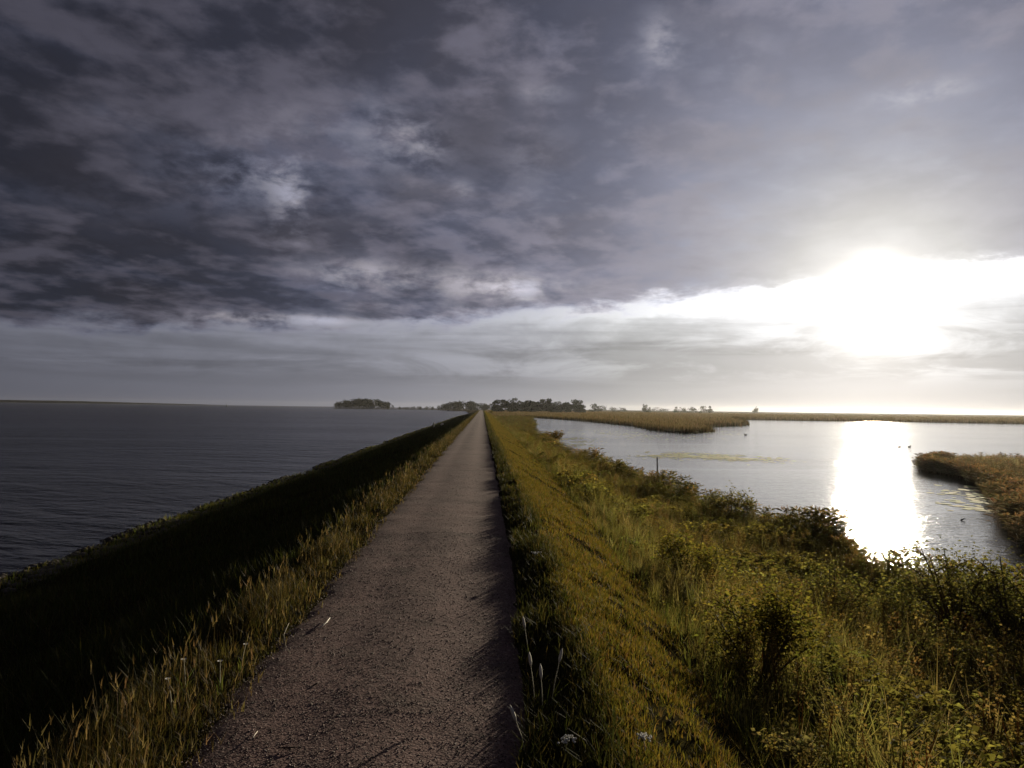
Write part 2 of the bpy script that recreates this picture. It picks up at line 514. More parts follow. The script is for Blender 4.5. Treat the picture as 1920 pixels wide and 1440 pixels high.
# sink the sheet under the path a little so that the two never meet
inside = (gx > path_l(gy) + 0.05) & (gx < path_r(gy) - 0.05)
gz = np.where(inside, gz - 0.035, gz - 0.012 * (np.abs(gx + 0.5) < 1.6))
nv = gx.size; nx = len(xs)
idx = np.arange(nv).reshape(gx.shape)
a = idx[:-1, :-1].ravel(); b = idx[:-1, 1:].ravel(); c = idx[1:, 1:].ravel(); d = idx[1:, :-1].ravel()
t = TM()
t.add(np.stack([gx.ravel(), gy.ravel(), gz.ravel()], 1), np.concatenate([np.stack([a, b, c], 1), np.stack([a, c, d], 1)]), (0.07, 0.06, 0.03))
tag(t.build('dyke_ground', M_soil, smooth=True), kind='structure')

# path
yp = np.concatenate([np.arange(-12, 24, 0.12), np.arange(24, 80, 0.6), np.arange(80, 425, 4.0)])
us = np.linspace(0, 1, 15)
PL, PR = path_l(yp), path_r(yp)
px_ = PL[:, None] + (PR - PL)[:, None] * us[None, :]
py_ = np.repeat(yp[:, None], len(us), 1)
crown = 0.035 * (1 - (2 * us - 1) ** 2)
ruts = -0.012 * np.exp(-((us - 0.3) / 0.09) ** 2) - 0.012 * np.exp(-((us - 0.72) / 0.09) ** 2)
pz_ = 0.012 + (crown + ruts)[None, :] + (fbm(px_ * 2.3, py_ * 2.3, 12) - 0.5) * 0.022 + 0.0 * py_
pz_[:, 0] = -0.012; pz_[:, -1] = -0.012
idx = np.arange(px_.size).reshape(px_.shape)
a = idx[:-1, :-1].ravel(); b = idx[:-1, 1:].ravel(); c = idx[1:, 1:].ravel(); d = idx[1:, :-1].ravel()
t = TM()
t.add(np.stack([px_.ravel(), py_.ravel(), pz_.ravel()], 1), np.concatenate([np.stack([a, b, c], 1), np.stack([a, c, d], 1)]), (0.2, 0.16, 0.14))
tag(t.build('path', M_path, smooth=True), kind='structure')


def flat(name, pts, z, mat, kind='structure', skirt=0.0, colr=(0.1, 0.08, 0.05)):
    """a sheet from an outline, with an optional skirt going down"""
    import bmesh
    me = bpy.data.meshes.new(name)
    bm = bmesh.new()
    vs = [bm.verts.new((p[0], p[1], z)) for p in pts]
    fc = bm.faces.new(vs)
    if fc.normal.z < 0: fc.normal_flip()
    bm.normal_update()
    if fc.normal.z < 0: fc.normal_flip()
    if skirt:
        lo_ = [bm.verts.new((p[0], p[1], z - skirt)) for p in pts]
        for i in range(len(vs)):
            j = (i + 1) % len(vs)
            bm.faces.new((vs[i], vs[j], lo_[j], lo_[i]))
    bmesh.ops.triangulate(bm, faces=[f for f in bm.faces if len(f.verts) > 4])
    bmesh.ops.recalc_face_normals(bm, faces=bm.faces)
    bm.to_mesh(me); bm.free()
    a = me.color_attributes.new('tint', 'FLOAT_COLOR', 'POINT')
    a.data.foreach_set('color', np.tile(np.array(colr + (1,), np.float32), (len(me.vertices), 1)).ravel())
    me.materials.append(mat)
    o = bpy.data.objects.new(name, me); col.objects.link(o)
    return tag(o, kind=kind)


flat('sea', [(-9, -400), (-9, 430), (-9, 3150), (-3100, 3150), (-3100, -400)], SEA_Z, M_sea)
flat('lake', [(5.8, -60), (900, -60), (900, 700), (5.8, 700)], LAKE_Z, M_lake)

# far land: one flat sheet behind the lake, its near edge the lake's far shore
fs = [at(985, 782, LAKE_Z), at(1080, 788, LAKE_Z), at(1140, 793.5, LAKE_Z), at(1200, 800, LAKE_Z), at(1235, 808, LAKE_Z), at(1285, 812.5, LAKE_Z), at(1328, 809.5, LAKE_Z),
      at(1316, 801, LAKE_Z), at(1394, 797.5, LAKE_Z), at(1393, 792, LAKE_Z), at(1375, 786.5, LAKE_Z), at(1450, 787.5, LAKE_Z), at(1560, 789.5, LAKE_Z), at(1700, 791.5, LAKE_Z), at(1920, 795, LAKE_Z), at(2150, 800, LAKE_Z)]
FAR_SHORE = [(p.x, p.y) for p in fs]
flat('far_land', [(4.0, 330)] + FAR_SHORE + [(880, 250), (1600, -60), (3100, -60), (3100, 3150), (450, 3150), (160, 1500), (-60, 1450), (-95, 1330), (-20, 900), (-6, 440), (-5, 425), (4.0, 424)], -2.28, M_far, skirt=0.9, colr=(0.075, 0.062, 0.034))

# right-hand reed point
rp = [at(1742, 884, LAKE_Z), at(1796, 893, LAKE_Z), at(1856, 909, LAKE_Z), at(1886, 929, LAKE_Z), at(1904, 952, LAKE_Z), at(1928, 984, LAKE_Z), at(1968, 1028, LAKE_Z), at(2100, 1120, LAKE_Z),
      at(2700, 1060, LAKE_Z), at(2500, 880, LAKE_Z), at(1900, 866, LAKE_Z), at(1775, 869, LAKE_Z), at(1735, 877, LAKE_Z)]
POINT = [(p.x, p.y) for p in rp]
flat('reed_point', POINT, -2.42, M_soil, skirt=0.6)


def in_poly(x, y, poly):
    x = np.asarray(x); y = np.asarray(y)
    r = np.zeros(x.shape, bool)
    n = len(poly)
    for i in range(n):
        x1, y1 = poly[i]; x2, y2 = poly[(i + 1) % n]
        cond = ((y1 > y) != (y2 > y)) & (x < (x2 - x1) * (y - y1) / (y2 - y1 + 1e-12) + x1)
        r ^= cond
    return r


# ------------------------------------------------------------------ grass
def blades(tm, x, y, z, h, wd, lean, colr, bend=0.5, segs=2, az_=None):
    """one tapering bent blade at every point; colr (n,3)"""
    n = len(x)
    if n == 0: return
    az_ = rng.uniform(0, 2 * math.pi, n) if az_ is None else az_
    fa = az_ + math.pi / 2 + rng.normal(0, 0.5, n)
    lx, ly = np.cos(az_) * lean * h, np.sin(az_) * lean * h
    wx, wy = np.cos(fa) * wd / 2, np.sin(fa) * wd / 2
    if segs == 1:
        V = np.stack([np.stack([x - wx, y - wy, z], 1), np.stack([x + wx, y + wy, z], 1), np.stack([x + lx, y + ly, z + h], 1)], 1)
        Fc = np.arange(n * 3).reshape(n, 3); k = 3
    else:
        mx, my, mz = x + lx * (1 - bend) * 0.55, y + ly * (1 - bend) * 0.55, z + h * 0.58
        s = 0.75
        V = np.stack([np.stack([x - wx, y - wy, z], 1), np.stack([x + wx, y + wy, z], 1),
                      np.stack([mx + wx * s, my + wy * s, mz], 1), np.stack([mx - wx * s, my - wy * s, mz], 1),
                      np.stack([x + lx, y + ly, z + h], 1)], 1)
        base = (np.arange(n) * 5)[:, None]
        Fc = np.concatenate([base + np.array([[0, 1, 2]]), base + np.array([[0, 2, 3]]), base + np.array([[3, 2, 4]])]); k = 5
    C = np.repeat(colr[:, None, :], k, 1)
    tm.add(V.reshape(-1, 3), Fc, C.reshape(-1, 3))


def pal(n, cols, wts, jit=0.18):
    cols = np.array(cols); i = rng.choice(len(cols), n, p=np.array(wts) / sum(wts))
    return np.clip(cols[i] * (1 + rng.normal(0, jit, (n, 1))) * (1 + rng.normal(0, 0.06, (n, 3))), 0.004, 0.7)


def bandpts(y0, y1, fx0, fx1, dens):
    """random points with y in y0..y1 and x between fx0(y) and fx1(y)"""
    ymid = np.linspace(y0, y1, 20)
    wmax = float(np.max(fx1(ymid) - fx0(ymid)))
    n = int(dens * wmax * (y1 - y0))
    y = rng.uniform(y0, y1, n); u = rng.uniform(0, wmax, n)
    wdt = fx1(y) - fx0(y)
    k = u < wdt
    return fx0(y)[k] + u[k], y[k]


ZONES = [(1.2, 4.5, 1.0), (4.5, 9, 0.65), (9, 18, 0.32), (18, 40, 0.14), (40, 90, 0.055), (90, 200, 0.02), (200, 420, 0.008)]

# mown slope right of the path
t = TM()
for y0, y1, q in ZONES:
    x, y = bandpts(y0, y1, lambda v: path_r(v) + 0.28, lambda v: interp(v, MOWN) + 0.05, 6500 * q)
    grow = 0.55 * fbm(x * 1.6, y * 0.8, 77) + 0.45 * fbm(x * 5.0, y * 2.6, 78)
    k = rng.uniform(0, 1, len(x)) < np.clip((grow - 0.34) * 6.0, 0.06, 1)
    x, y, grow = x[k], y[k], grow[k]
    s = 1 / math.sqrt(q)
    h = rng.uniform(0.025, 0.070, len(x)) * (0.4 + 1.3 * grow) * min(s, 1.7) ** 0.5
    c = pal(len(x), [(0.175, 0.130, 0.026), (0.125, 0.110, 0.022), (0.21, 0.15, 0.045), (0.075, 0.080, 0.018), (0.17, 0.105, 0.045)], [4, 4, 2, 3, 2])
    blades(t, x, y, height(x, y) - 0.01, h, rng.uniform(0.004, 0.008, len(x)) * s, rng.uniform(0.1, 1.1, len(x)), c, segs=2 if y0 < 15 else 1)
tag(t.build('mown_grass', M_grass), 'short yellow green mown grass on the slope beside the path', 'grass', kind='stuff')

# verge right of the path: tufts along the edge
t = TM()
for y0, y1, q in ZONES:
    x, y = bandpts(y0, y1, lambda v: path_r(v) - 0.04, lambda v: path_r(v) + 0.42, 3800 * q)
    cl = fbm(x * 2.5, y * 1.6, 55)
    k = rng.uniform(0, 1, len(x)) < np.clip((cl - 0.25) * 3.2, 0.1, 1)
    x, y, cl = x[k], y[k], cl[k]
    s = 1 / math.sqrt(q)
    h = rng.uniform(0.04, 0.15, len(x)) * (0.35 + 1.1 * cl)
    c = pal(len(x), [(0.050, 0.054, 0.018), (0.085, 0.072, 0.026), (0.14, 0.11, 0.05), (0.034, 0.038, 0.014)], [4, 3, 1, 4])
    blades(t, x, y, height(x, y) - 0.01, h, rng.uniform(0.004, 0.009, len(x)) * s, rng.uniform(0.1, 0.9, len(x)), c, segs=2 if y0 < 15 else 1)
tag(t.build('verge_grass', M_grass), 'uneven dark grass tufts along the right edge of the gravel path', 'grass', kind='stuff')

# golden tall grass left of the path
t = TM()
for y0, y1, q in ZONES:
    x, y = bandpts(y0, y1, lambda v: v * 0 - 2.05, lambda v: path_l(v) + 0.16, 4200 * q)
    cl = fbm(x * 1.8, y * 1.1, 91)
    k = rng.uniform(0, 1, len(x)) < np.clip((cl - 0.22) * 3.5, 0.1, 1)
    x, y, cl = x[k], y[k], cl[k]
    s = 1 / math.sqrt(q)
    e = np.clip((path_l(y) + 0.12 - x) / 0.40, 0.14, 1)
    h = rng.uniform(0.05, 0.20, len(x)) * (0.3 + 1.2 * cl) * e
    c = pal(len(x), [(0.085, 0.062, 0.024), (0.060, 0.052, 0.018), (0.040, 0.040, 0.014), (0.15, 0.11, 0.060)], [4, 3, 4, 1])
    blades(t, x, y, height(x, y) - 0.01, h, rng.uniform(0.002, 0.005, len(x)) * s, rng.uniform(0.05, 1.0, len(x)), c, segs=2 if y0 < 15 else 1)
    # flowering stems with seed heads
    m = int(len(x) * 0.03)
    i = rng.choice(len(x), m, replace=False)
    xx, yy = x[i], y[i]; zz = height(xx, yy)
    hh = rng.uniform(0.16, 0.42, m) * (0.5 + 0.8 * cl[i]) * e[i]
    aa = rng.uniform(0, 6.28, m); ln = rng.uniform(0.05, 0.35, m)
    c = pal(m, [(0.17, 0.13, 0.075), (0.13, 0.095, 0.05)], [1, 1])
    blades(t, xx, yy, zz, hh, np.full(m, 0.0022) * s, ln, c, segs=2, az_=aa)
    tx, ty, tz = xx + np.cos(aa) * ln * hh * 0.9, yy + np.sin(aa) * ln * hh * 0.9, zz + hh * 0.88
    for r_ in range(3):
        blades(t, tx, ty, tz - 0.012 * r_, rng.uniform(0.03, 0.07, m), rng.uniform(0.004, 0.008, m) * min(s, 2.5), rng.uniform(0.1, 0.8, m), c, segs=1)
tag(t.build('tall_grass', M_grass), 'tall golden grass with seed heads along the left edge of the path', 'grass', kind='stuff')

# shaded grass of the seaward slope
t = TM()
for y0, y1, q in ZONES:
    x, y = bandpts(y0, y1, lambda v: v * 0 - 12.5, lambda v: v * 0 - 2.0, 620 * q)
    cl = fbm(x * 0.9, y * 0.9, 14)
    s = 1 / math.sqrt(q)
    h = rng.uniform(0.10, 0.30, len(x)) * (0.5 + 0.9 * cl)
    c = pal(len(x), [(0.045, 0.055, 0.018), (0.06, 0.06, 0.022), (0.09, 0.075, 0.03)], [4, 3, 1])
    c *= np.where(x < -10.7, 2.3, 1.0)[:, None]   # dry growth among the stones, the strip's lit look put into its colour
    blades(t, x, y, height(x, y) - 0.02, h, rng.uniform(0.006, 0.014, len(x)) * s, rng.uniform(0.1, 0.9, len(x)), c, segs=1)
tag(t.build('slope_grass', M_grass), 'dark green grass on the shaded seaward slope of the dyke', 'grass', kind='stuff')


# ------------------------------------------------------------------ tall herbs, reeds and shrubs
def leaf_quads(n, P, dirs, L, Wd, colr, droop=0.15):
    """n leaves: folded diamonds at P pointing along dirs"""
    up = np.array([0, 0, 1.0])
    side = np.cross(dirs, up + rng.normal(0, 0.5, (n, 3)))
    side /= np.linalg.norm(side, axis=1, keepdims=True) + 1e-9
    L = L[:, None]; Wd = Wd[:, None]
    nrm = np.cross(side, dirs)
    mid = P + dirs * L * 0.45
    tip = P + dirs * L - up * L * droop
    a_ = mid + side * Wd / 2 + nrm * Wd * 0.18
    b_ = mid - side * Wd / 2 + nrm * Wd * 0.18
    V = np.stack([P, a_, tip, b_], 1).reshape(-1, 3)
    base = (np.arange(n) * 4)[:, None]
    Fc = np.concatenate([base + np.array([[0, 1, 2]]), base + np.array([[0, 2, 3]])])
    C = np.repeat(colr[:, None, :], 4, 1).reshape(-1, 3)
    return V, Fc, C


def herb_proto(kind):
    """a single plant about 1 m tall: (V, F, relative colour)"""
    tm = TM()
    if kind == 'nettle':
        H_ = 1.0
        bx, by = rng.normal(0, 0.06, 2)
        pts = [(0, 0, 0), (bx * .4, by * .4, .5), (bx, by, H_)]
        tm.tube(pts, [.006, .005, .002], (0.9, 0.9, 0.8), 3, False)
        n = 34
        zz = np.linspace(.18, .99, n) ; an = np.arange(n) * 1.57 + rng.normal(0, .3, n)
        Pp = np.stack([bx * zz, by * zz, zz], 1)
        dr = np.stack([np.cos(an), np.sin(an), rng.uniform(-.2, .5, n)], 1); dr /= np.linalg.norm(dr, axis=1, keepdims=True)
        Ll = (0.115 * (1 - 0.62 * (zz - .18) / .8)) * rng.uniform(.8, 1.2, n)
        tm.add(*leaf_quads(n, Pp, dr, Ll, Ll * .48, rng.uniform(.75, 1.25, (n, 1)) * np.ones((1, 3))))
    elif kind == 'dock':
        for s_ in range(2):
            bx, by = rng.normal(0, 0.10, 2)
            pts = [(0, 0, 0), (bx * .4, by * .4, .5), (bx, by, 1.0)]
            tm.tube(pts, [.008, .006, .002], (1.3, .85, .7), 3, False)
            n = 46
            zz = rng.uniform(.45, 1.0, n); an = rng.uniform(0, 6.28, n)
            rr = .05 * (1.15 - zz) + .01
            Pp = np.stack([bx * zz + np.cos(an) * rr, by * zz + np.sin(an) * rr, zz], 1)
            dr = np.stack([np.cos(an), np.sin(an), rng.uniform(.2, 1.2, n)], 1); dr /= np.linalg.norm(dr, axis=1, keepdims=True)
            Ll = rng.uniform(.025, .05, n)
            tm.add(*leaf_quads(n, Pp, dr, Ll, Ll * .7, rng.uniform(.7, 1.3, (n, 1)) * np.array([[1.15, .95, .8]])))
        n = 9
        an = rng.uniform(0, 6.28, n)
        dr = np.stack([np.cos(an), np.sin(an), rng.uniform(.4, 1.6, n)], 1); dr /= np.linalg.norm(dr, axis=1, keepdims=True)
        tm.add(*leaf_quads(n, np.zeros((n, 3)) + [0, 0, .05], dr, rng.uniform(.25, .4, n), rng.uniform(.06, .1, n), np.ones((n, 3))))
    elif kind == 'sedge':
        n = 26
        an = rng.uniform(0, 6.28, n)
        blades(tm, rng.normal(0, .05, n), rng.normal(0, .05, n), np.zeros(n), rng.uniform(.5, 1.05, n), rng.uniform(.008, .016, n), rng.uniform(.1, .75, n), rng.uniform(.7, 1.3, (n, 1)) * np.ones((1, 3)), az_=an)
    elif kind == 'reed':
        for s_ in range(3):
            x0, y0 = rng.normal(0, .07, 2); bx, by = rng.normal(0, .12, 2)
            tm.tube([(x0, y0, 0), (x0 + bx * .5, y0 + by * .5, .55), (x0 + bx, y0 + by, 1.05)], [.005, .004, .002], (1.1, 1.0, .9), 3, False)
            n = 9
            zz = np.linspace(.2, .92, n); an = rng.uniform(0, 6.28) + np.arange(n) * 3.14 + rng.normal(0, .5, n)
            Pp = np.stack([x0 + bx * zz, y0 + by * zz, zz], 1)
            dr = np.stack([np.cos(an), np.sin(an), rng.uniform(.5, 1.4, n)], 1); dr /= np.linalg.norm(dr, axis=1, keepdims=True)
            tm.add(*leaf_quads(n, Pp, dr, rng.uniform(.22, .36, n), rng.uniform(.018, .028, n), rng.uniform(.75, 1.25, (n, 1)) * np.ones((1, 3)), droop=.35))
            n = 8
            an = rng.uniform(0, 6.28, n)
            dr = np.stack([np.cos(an) * .4, np.sin(an) * .4, np.ones(n)], 1); dr /= np.linalg.norm(dr, axis=1, keepdims=True)
            Pp = np.stack([np.full(n, x0 + bx), np.full(n, y0 + by), rng.uniform(.93, 1.03, n)], 1)
            tm.add(*leaf_quads(n, Pp, dr, rng.uniform(.06, .11, n), np.full(n, .02), np.ones((n, 3)) * [1.3, .95, .8], droop=.3))
    elif kind == 'bramble':
        for s_ in range(4):
            an = rng.uniform(0, 6.28); rr = rng.uniform(.4, .8)
            pts = [(0, 0, 0), (math.cos(an) * rr * .35, math.sin(an) * rr * .35, .62), (math.cos(an) * rr * .75, math.sin(an) * rr * .75, .8), (math.cos(an) * rr, math.sin(an) * rr, .6)]
            tm.tube(pts, [.007, .006, .004, .002], (.9, .7, .5), 3, False)
            n = 24
            u = rng.uniform(.15, 1, n) * 2.999; i = u.astype(int); f_ = (u - i)[:, None]
            pa = np.array(pts); Pp = pa[i] * (1 - f_) + pa[i + 1] * f_ + rng.normal(0, .02, (n, 3))
            a2 = rng.uniform(0, 6.28, n)
            dr = np.stack([np.cos(a2), np.sin(a2), rng.uniform(-.1, .9, n)], 1); dr /= np.linalg.norm(dr, axis=1, keepdims=True)
            Ll = rng.uniform(.06, .13, n)
            tm.add(*leaf_quads(n, Pp, dr, Ll, Ll * .65, rng.uniform(.75, 1.3, (n, 1)) * np.ones((1, 3))))
    return np.concatenate(tm.v), np.concatenate(tm.f), np.concatenate(tm.c)


PROTO = {k: [herb_proto(k) for _ in range(6)] for k in ('nettle', 'dock', 'sedge', 'reed', 'bramble')}


def plant(tm, kind, x, y, z, s, colr, fat=1.0, tilt=0.12):
    """copies of a plant's outline at every point, all into one mass"""
    n = len(x)
    if n == 0: return
    which = rng.integers(0, 6, n)
    for q in range(6):
        i = np.where(which == q)[0]
        if len(i) == 0: continue
        V, Fc, C = PROTO[kind][q]
        m = len(V); an = rng.uniform(0, 6.28, len(i)); ca_, sa_ = np.cos(an)[:, None], np.sin(an)[:, None]
        tx, ty = rng.normal(0, tilt, (2, len(i), 1))
        ss = s[i][:, None]
        X = (V[None, :, 0] * ca_ - V[None, :, 1] * sa_) * ss * fat + tx * V[None, :, 2] * ss
        Y = (V[None, :, 0] * sa_ + V[None, :, 1] * ca_) * ss * fat + ty * V[None, :, 2] * ss
        Z = V[None, :, 2] * ss
        P = np.stack([X + x[i][:, None], Y + y[i][:, None], Z + z[i][:, None]], 2).reshape(-1, 3)
        Fi = (Fc[None] + (np.arange(len(i)) * m)[:, None, None]).reshape(-1, 3)
        Cc = (C[None] * colr[i][:, None, :]).reshape(-1, 3)
        tm.add(P, Fi, Cc)


# mass of tall herbs from the mown strip down to the lake
t = TM()
HZ = [(2.2, 7, 34, 1.0), (7, 14, 26, 1.05), (14, 28, 15, 1.2), (28, 55, 7.5, 1.5), (55, 105, 3.6, 2.0), (105, 200, 1.3, 2.8), (200, 340, 0.35, 4.5)]
for y0, y1, dens, fat in HZ:
    x, y = bandpts(y0, y1, lambda v: interp(v, MOWN) + 0.06, lambda v: np.minimum(shore_x(v) + 0.1, 6 + v * 0.9), dens)
    z = height(x, y) - 0.02
    patch = fbm(x * 0.35, y * 0.22, 41); patch2 = fbm(x * 0.5, y * 0.3, 63)
    edge_ = np.clip((x - interp(y, MOWN)) / 0.7, 0.5, 1)
    sh = np.clip((shore_x(y) - x) / 2.0, 0, 1)
    size = (0.42 + 0.62 * np.clip(patch * 1.6 - 0.3, 0, 1)) * edge_ * rng.uniform(0.75, 1.2, len(x)) * np.where(y > 105, 0.9, 1.0)
    u = rng.uniform(0, 1, len(x))
    kinds = np.where(sh < 0.45, np.where(u < 0.62, 3, 2), np.where(patch2 > 0.52, np.where(u < 0.5, 0, np.where(u < .75, 4, 2)), np.where(u < 0.30, 1, np.where(u < .8, 2, 0))))
    for ki, kn, cols, wt in ((0, 'nettle', [(0.155, 0.145, 0.045), (0.20, 0.175, 0.058), (0.11, 0.108, 0.034)], [3, 2, 2]),
                             (1, 'dock', [(0.16, 0.138, 0.066), (0.14, 0.13, 0.052)], [2, 1]),
                             (2, 'sedge', [(0.20, 0.17, 0.075), (0.15, 0.145, 0.05), (0.25, 0.20, 0.11)], [2, 2, 1]),
                             (3, 'reed', [(0.19, 0.165, 0.075), (0.15, 0.148, 0.058), (0.23, 0.18, 0.10)], [2, 2, 1]),
                             (4, 'bramble', [(0.16, 0.15, 0.045), (0.21, 0.18, 0.058)], [2, 1])):
        i = np.where(kinds == ki)[0]
        s_ = size[i] * (1.12 if ki == 3 else 1.0)
        plant(t, kn, x[i], y[i], z[i], s_, pal(len(i), cols, wt), fat=fat)
for y0, y1, dens, hs_ in ((7, 16, 38, 1.15), (16, 26, 26, 0.70), (26, 50, 10, 0.55)):
    x, y = bandpts(y0, y1, lambda v: shore_x(v) - 1.8, lambda v: shore_x(v) + 0.35, dens)
    cl = fbm(x * 0.8, y * 0.5, 33)
    u = rng.uniform(0, 1, len(x))
    for kn, lo_, hi_ in (('sedge', 0, .55), ('reed', .55, .85), ('nettle', .85, 1)):
        k = (u >= lo_) & (u < hi_)
        plant(t, kn, x[k], y[k], height(x[k], y[k]) - 0.05, hs_ * rng.uniform(0.6, 1.05, k.sum()) * (0.6 + 0.75 * cl[k]),
              pal(int(k.sum()), [(0.20, 0.185, 0.075), (0.16, 0.155, 0.06), (0.24, 0.20, 0.10)], [2, 2, 1]), fat=0.75 if kn != 'nettle' else 0.9)
for y0, y1, q in ZONES:
    x, y = bandpts(y0, y1, lambda v: interp(v, MOWN) - 0.05, lambda v: np.minimum(shore_x(v) + 0.2, 7 + v * 0.9), 900 * q)
    s = 1 / math.sqrt(q)
    h = rng.uniform(0.08, 0.30, len(x)) * (0.4 + 1.0 * fbm(x, y, 19))
    c = pal(len(x), [(0.10, 0.095, 0.03), (0.07, 0.075, 0.022), (0.14, 0.11, 0.05)], [3, 3, 1])
    blades(t, x, y, height(x, y) - 0.02, h, rng.uniform(0.005, 0.012, len(x)) * s, rng.uniform(0.1, 1.0, len(x)), c, segs=1)
tag(t.build('undergrowth', M_leaf), 'mass of tall green and brown herbs between the mown slope and the lake', 'undergrowth', kind='stuff')

# reed beds
t = TM()
n = 70000
q = rng.uniform(0, 1, n * 5)
y = 118 + 900 * q ** 1.7; x = 4 + rng.uniform(0, 1, n * 5) * (60 + y * 0.85)
FL = [(4.0, 330)] + FAR_SHORE + [(880, 250), (1000, 1100), (4, 1100)]
k = in_poly(x, y, FL)
x, y = x[k], y[k]
keep = rng.uniform(0, 1, len(x)) < np.clip(1.3 - (y - 118) / 700, 0.3, 1)
x, y = x[keep], y[keep]
s_ = rng.uniform(0.8, 1.5, len(x)) * (0.6 + 0.6 * fbm(x * 0.05, y * 0.05, 8))
c = pal(len(x), [(0.21, 0.155, 0.095), (0.165, 0.125, 0.075), (0.25, 0.19, 0.125), (0.12, 0.10, 0.06)], [3, 3, 1, 2])
blades(t, x, y, np.full(len(x), -2.35), s_, rng.uniform(0.25, 0.5, len(x)) * (0.6 + y / 500), rng.uniform(0, 0.25, len(x)), c, segs=1)
# the waterside edge, denser
e = np.array(FAR_SHORE)
for i in range(len(e) - 1):
    L_ = np.linalg.norm(e[i + 1] - e[i]); m = int(L_ * 14)
    u = rng.uniform(0, 1, m)[:, None]
    q = e[i] * (1 - u) + e[i + 1] * u + rng.normal(0, 0.7, (m, 2))
    hb = 1.25 if i < 9 else 1.9
    c = pal(m, [(0.15, 0.11, 0.065), (0.10, 0.08, 0.045), (0.07, 0.06, 0.03)], [2, 3, 2])
    blades(t, q[:, 0], q[:, 1], np.full(m, -2.55), rng.uniform(0.6, 1.1, m) * hb, rng.uniform(0.12, 0.3, m), rng.uniform(0, 0.3, m), c, segs=1)
tag(t.build('reed_bed', M_bed), 'broad bed of brown reeds along the far side of the lake', 'reeds', kind='stuff')

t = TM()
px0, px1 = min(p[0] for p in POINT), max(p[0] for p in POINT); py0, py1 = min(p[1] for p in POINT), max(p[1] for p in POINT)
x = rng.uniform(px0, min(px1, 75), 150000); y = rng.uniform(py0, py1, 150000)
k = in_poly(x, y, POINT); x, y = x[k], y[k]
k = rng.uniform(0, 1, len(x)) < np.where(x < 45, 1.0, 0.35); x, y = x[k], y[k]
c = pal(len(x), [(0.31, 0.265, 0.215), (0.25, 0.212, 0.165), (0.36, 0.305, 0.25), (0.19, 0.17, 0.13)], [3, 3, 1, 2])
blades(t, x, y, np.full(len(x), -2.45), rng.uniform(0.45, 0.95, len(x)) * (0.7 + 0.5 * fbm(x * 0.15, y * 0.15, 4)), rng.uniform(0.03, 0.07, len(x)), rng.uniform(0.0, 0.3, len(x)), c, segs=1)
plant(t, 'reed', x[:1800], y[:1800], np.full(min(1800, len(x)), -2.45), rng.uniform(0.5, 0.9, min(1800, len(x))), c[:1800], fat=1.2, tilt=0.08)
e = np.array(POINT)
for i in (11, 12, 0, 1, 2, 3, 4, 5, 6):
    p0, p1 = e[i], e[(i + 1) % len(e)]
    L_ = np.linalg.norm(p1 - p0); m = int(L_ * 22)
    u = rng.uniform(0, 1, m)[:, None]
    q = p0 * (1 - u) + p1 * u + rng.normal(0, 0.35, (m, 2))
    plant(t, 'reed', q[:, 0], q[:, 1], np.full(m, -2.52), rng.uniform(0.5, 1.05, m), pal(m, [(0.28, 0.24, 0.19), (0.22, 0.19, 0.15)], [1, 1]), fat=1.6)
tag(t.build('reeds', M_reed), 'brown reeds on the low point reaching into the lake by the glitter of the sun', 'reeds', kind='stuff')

# floating weed on the lake
t = TM()
for (pa, pb, spread, n) in (((1190, 850), (1425, 861), 2.2, 1500), ((1062, 820), (1105, 838), 1.6, 500), ((1080, 806), (1230, 822), 5.0, 700), ((1830, 915), (1885, 965), 1.0, 500), ((1330, 808), (1380, 816), 2.5, 250)):
    A, B = at(*pa, LAKE_Z), at(*pb, LAKE_Z)
    for _ in range(n):
        u = random.random()
        p = A.lerp(B, u) + Vector((random.gauss(0, spread), random.gauss(0, spread), 0.012 + random.random() * 0.012))
        if fbm(np.array([p.x * .5]), np.array([p.y * .3]), 6)[0] < 0.45: continue
        if p.x < shore_x(np.array([p.y]))[0] + .3: continue
        r_ = random.uniform(.06, .32)
        vs = [p] + [p + Vector((math.cos(k * 1.047) * r_ * random.uniform(.5, 1.2), math.sin(k * 1.047) * r_ * random.uniform(.5, 1.2), -0.004)) for k in range(6)]
        t.add([tuple(v) for v in vs], [(0, k + 1, (k + 1) % 6 + 1) for k in range(6)], (0.50 * random.uniform(.85, 1.15), 0.50 * random.uniform(.85, 1.15), 0.20))
tag(t.build('water_weed', M_weed), 'yellow green weed floating in patches on the lake', 'water weed', kind='stuff')

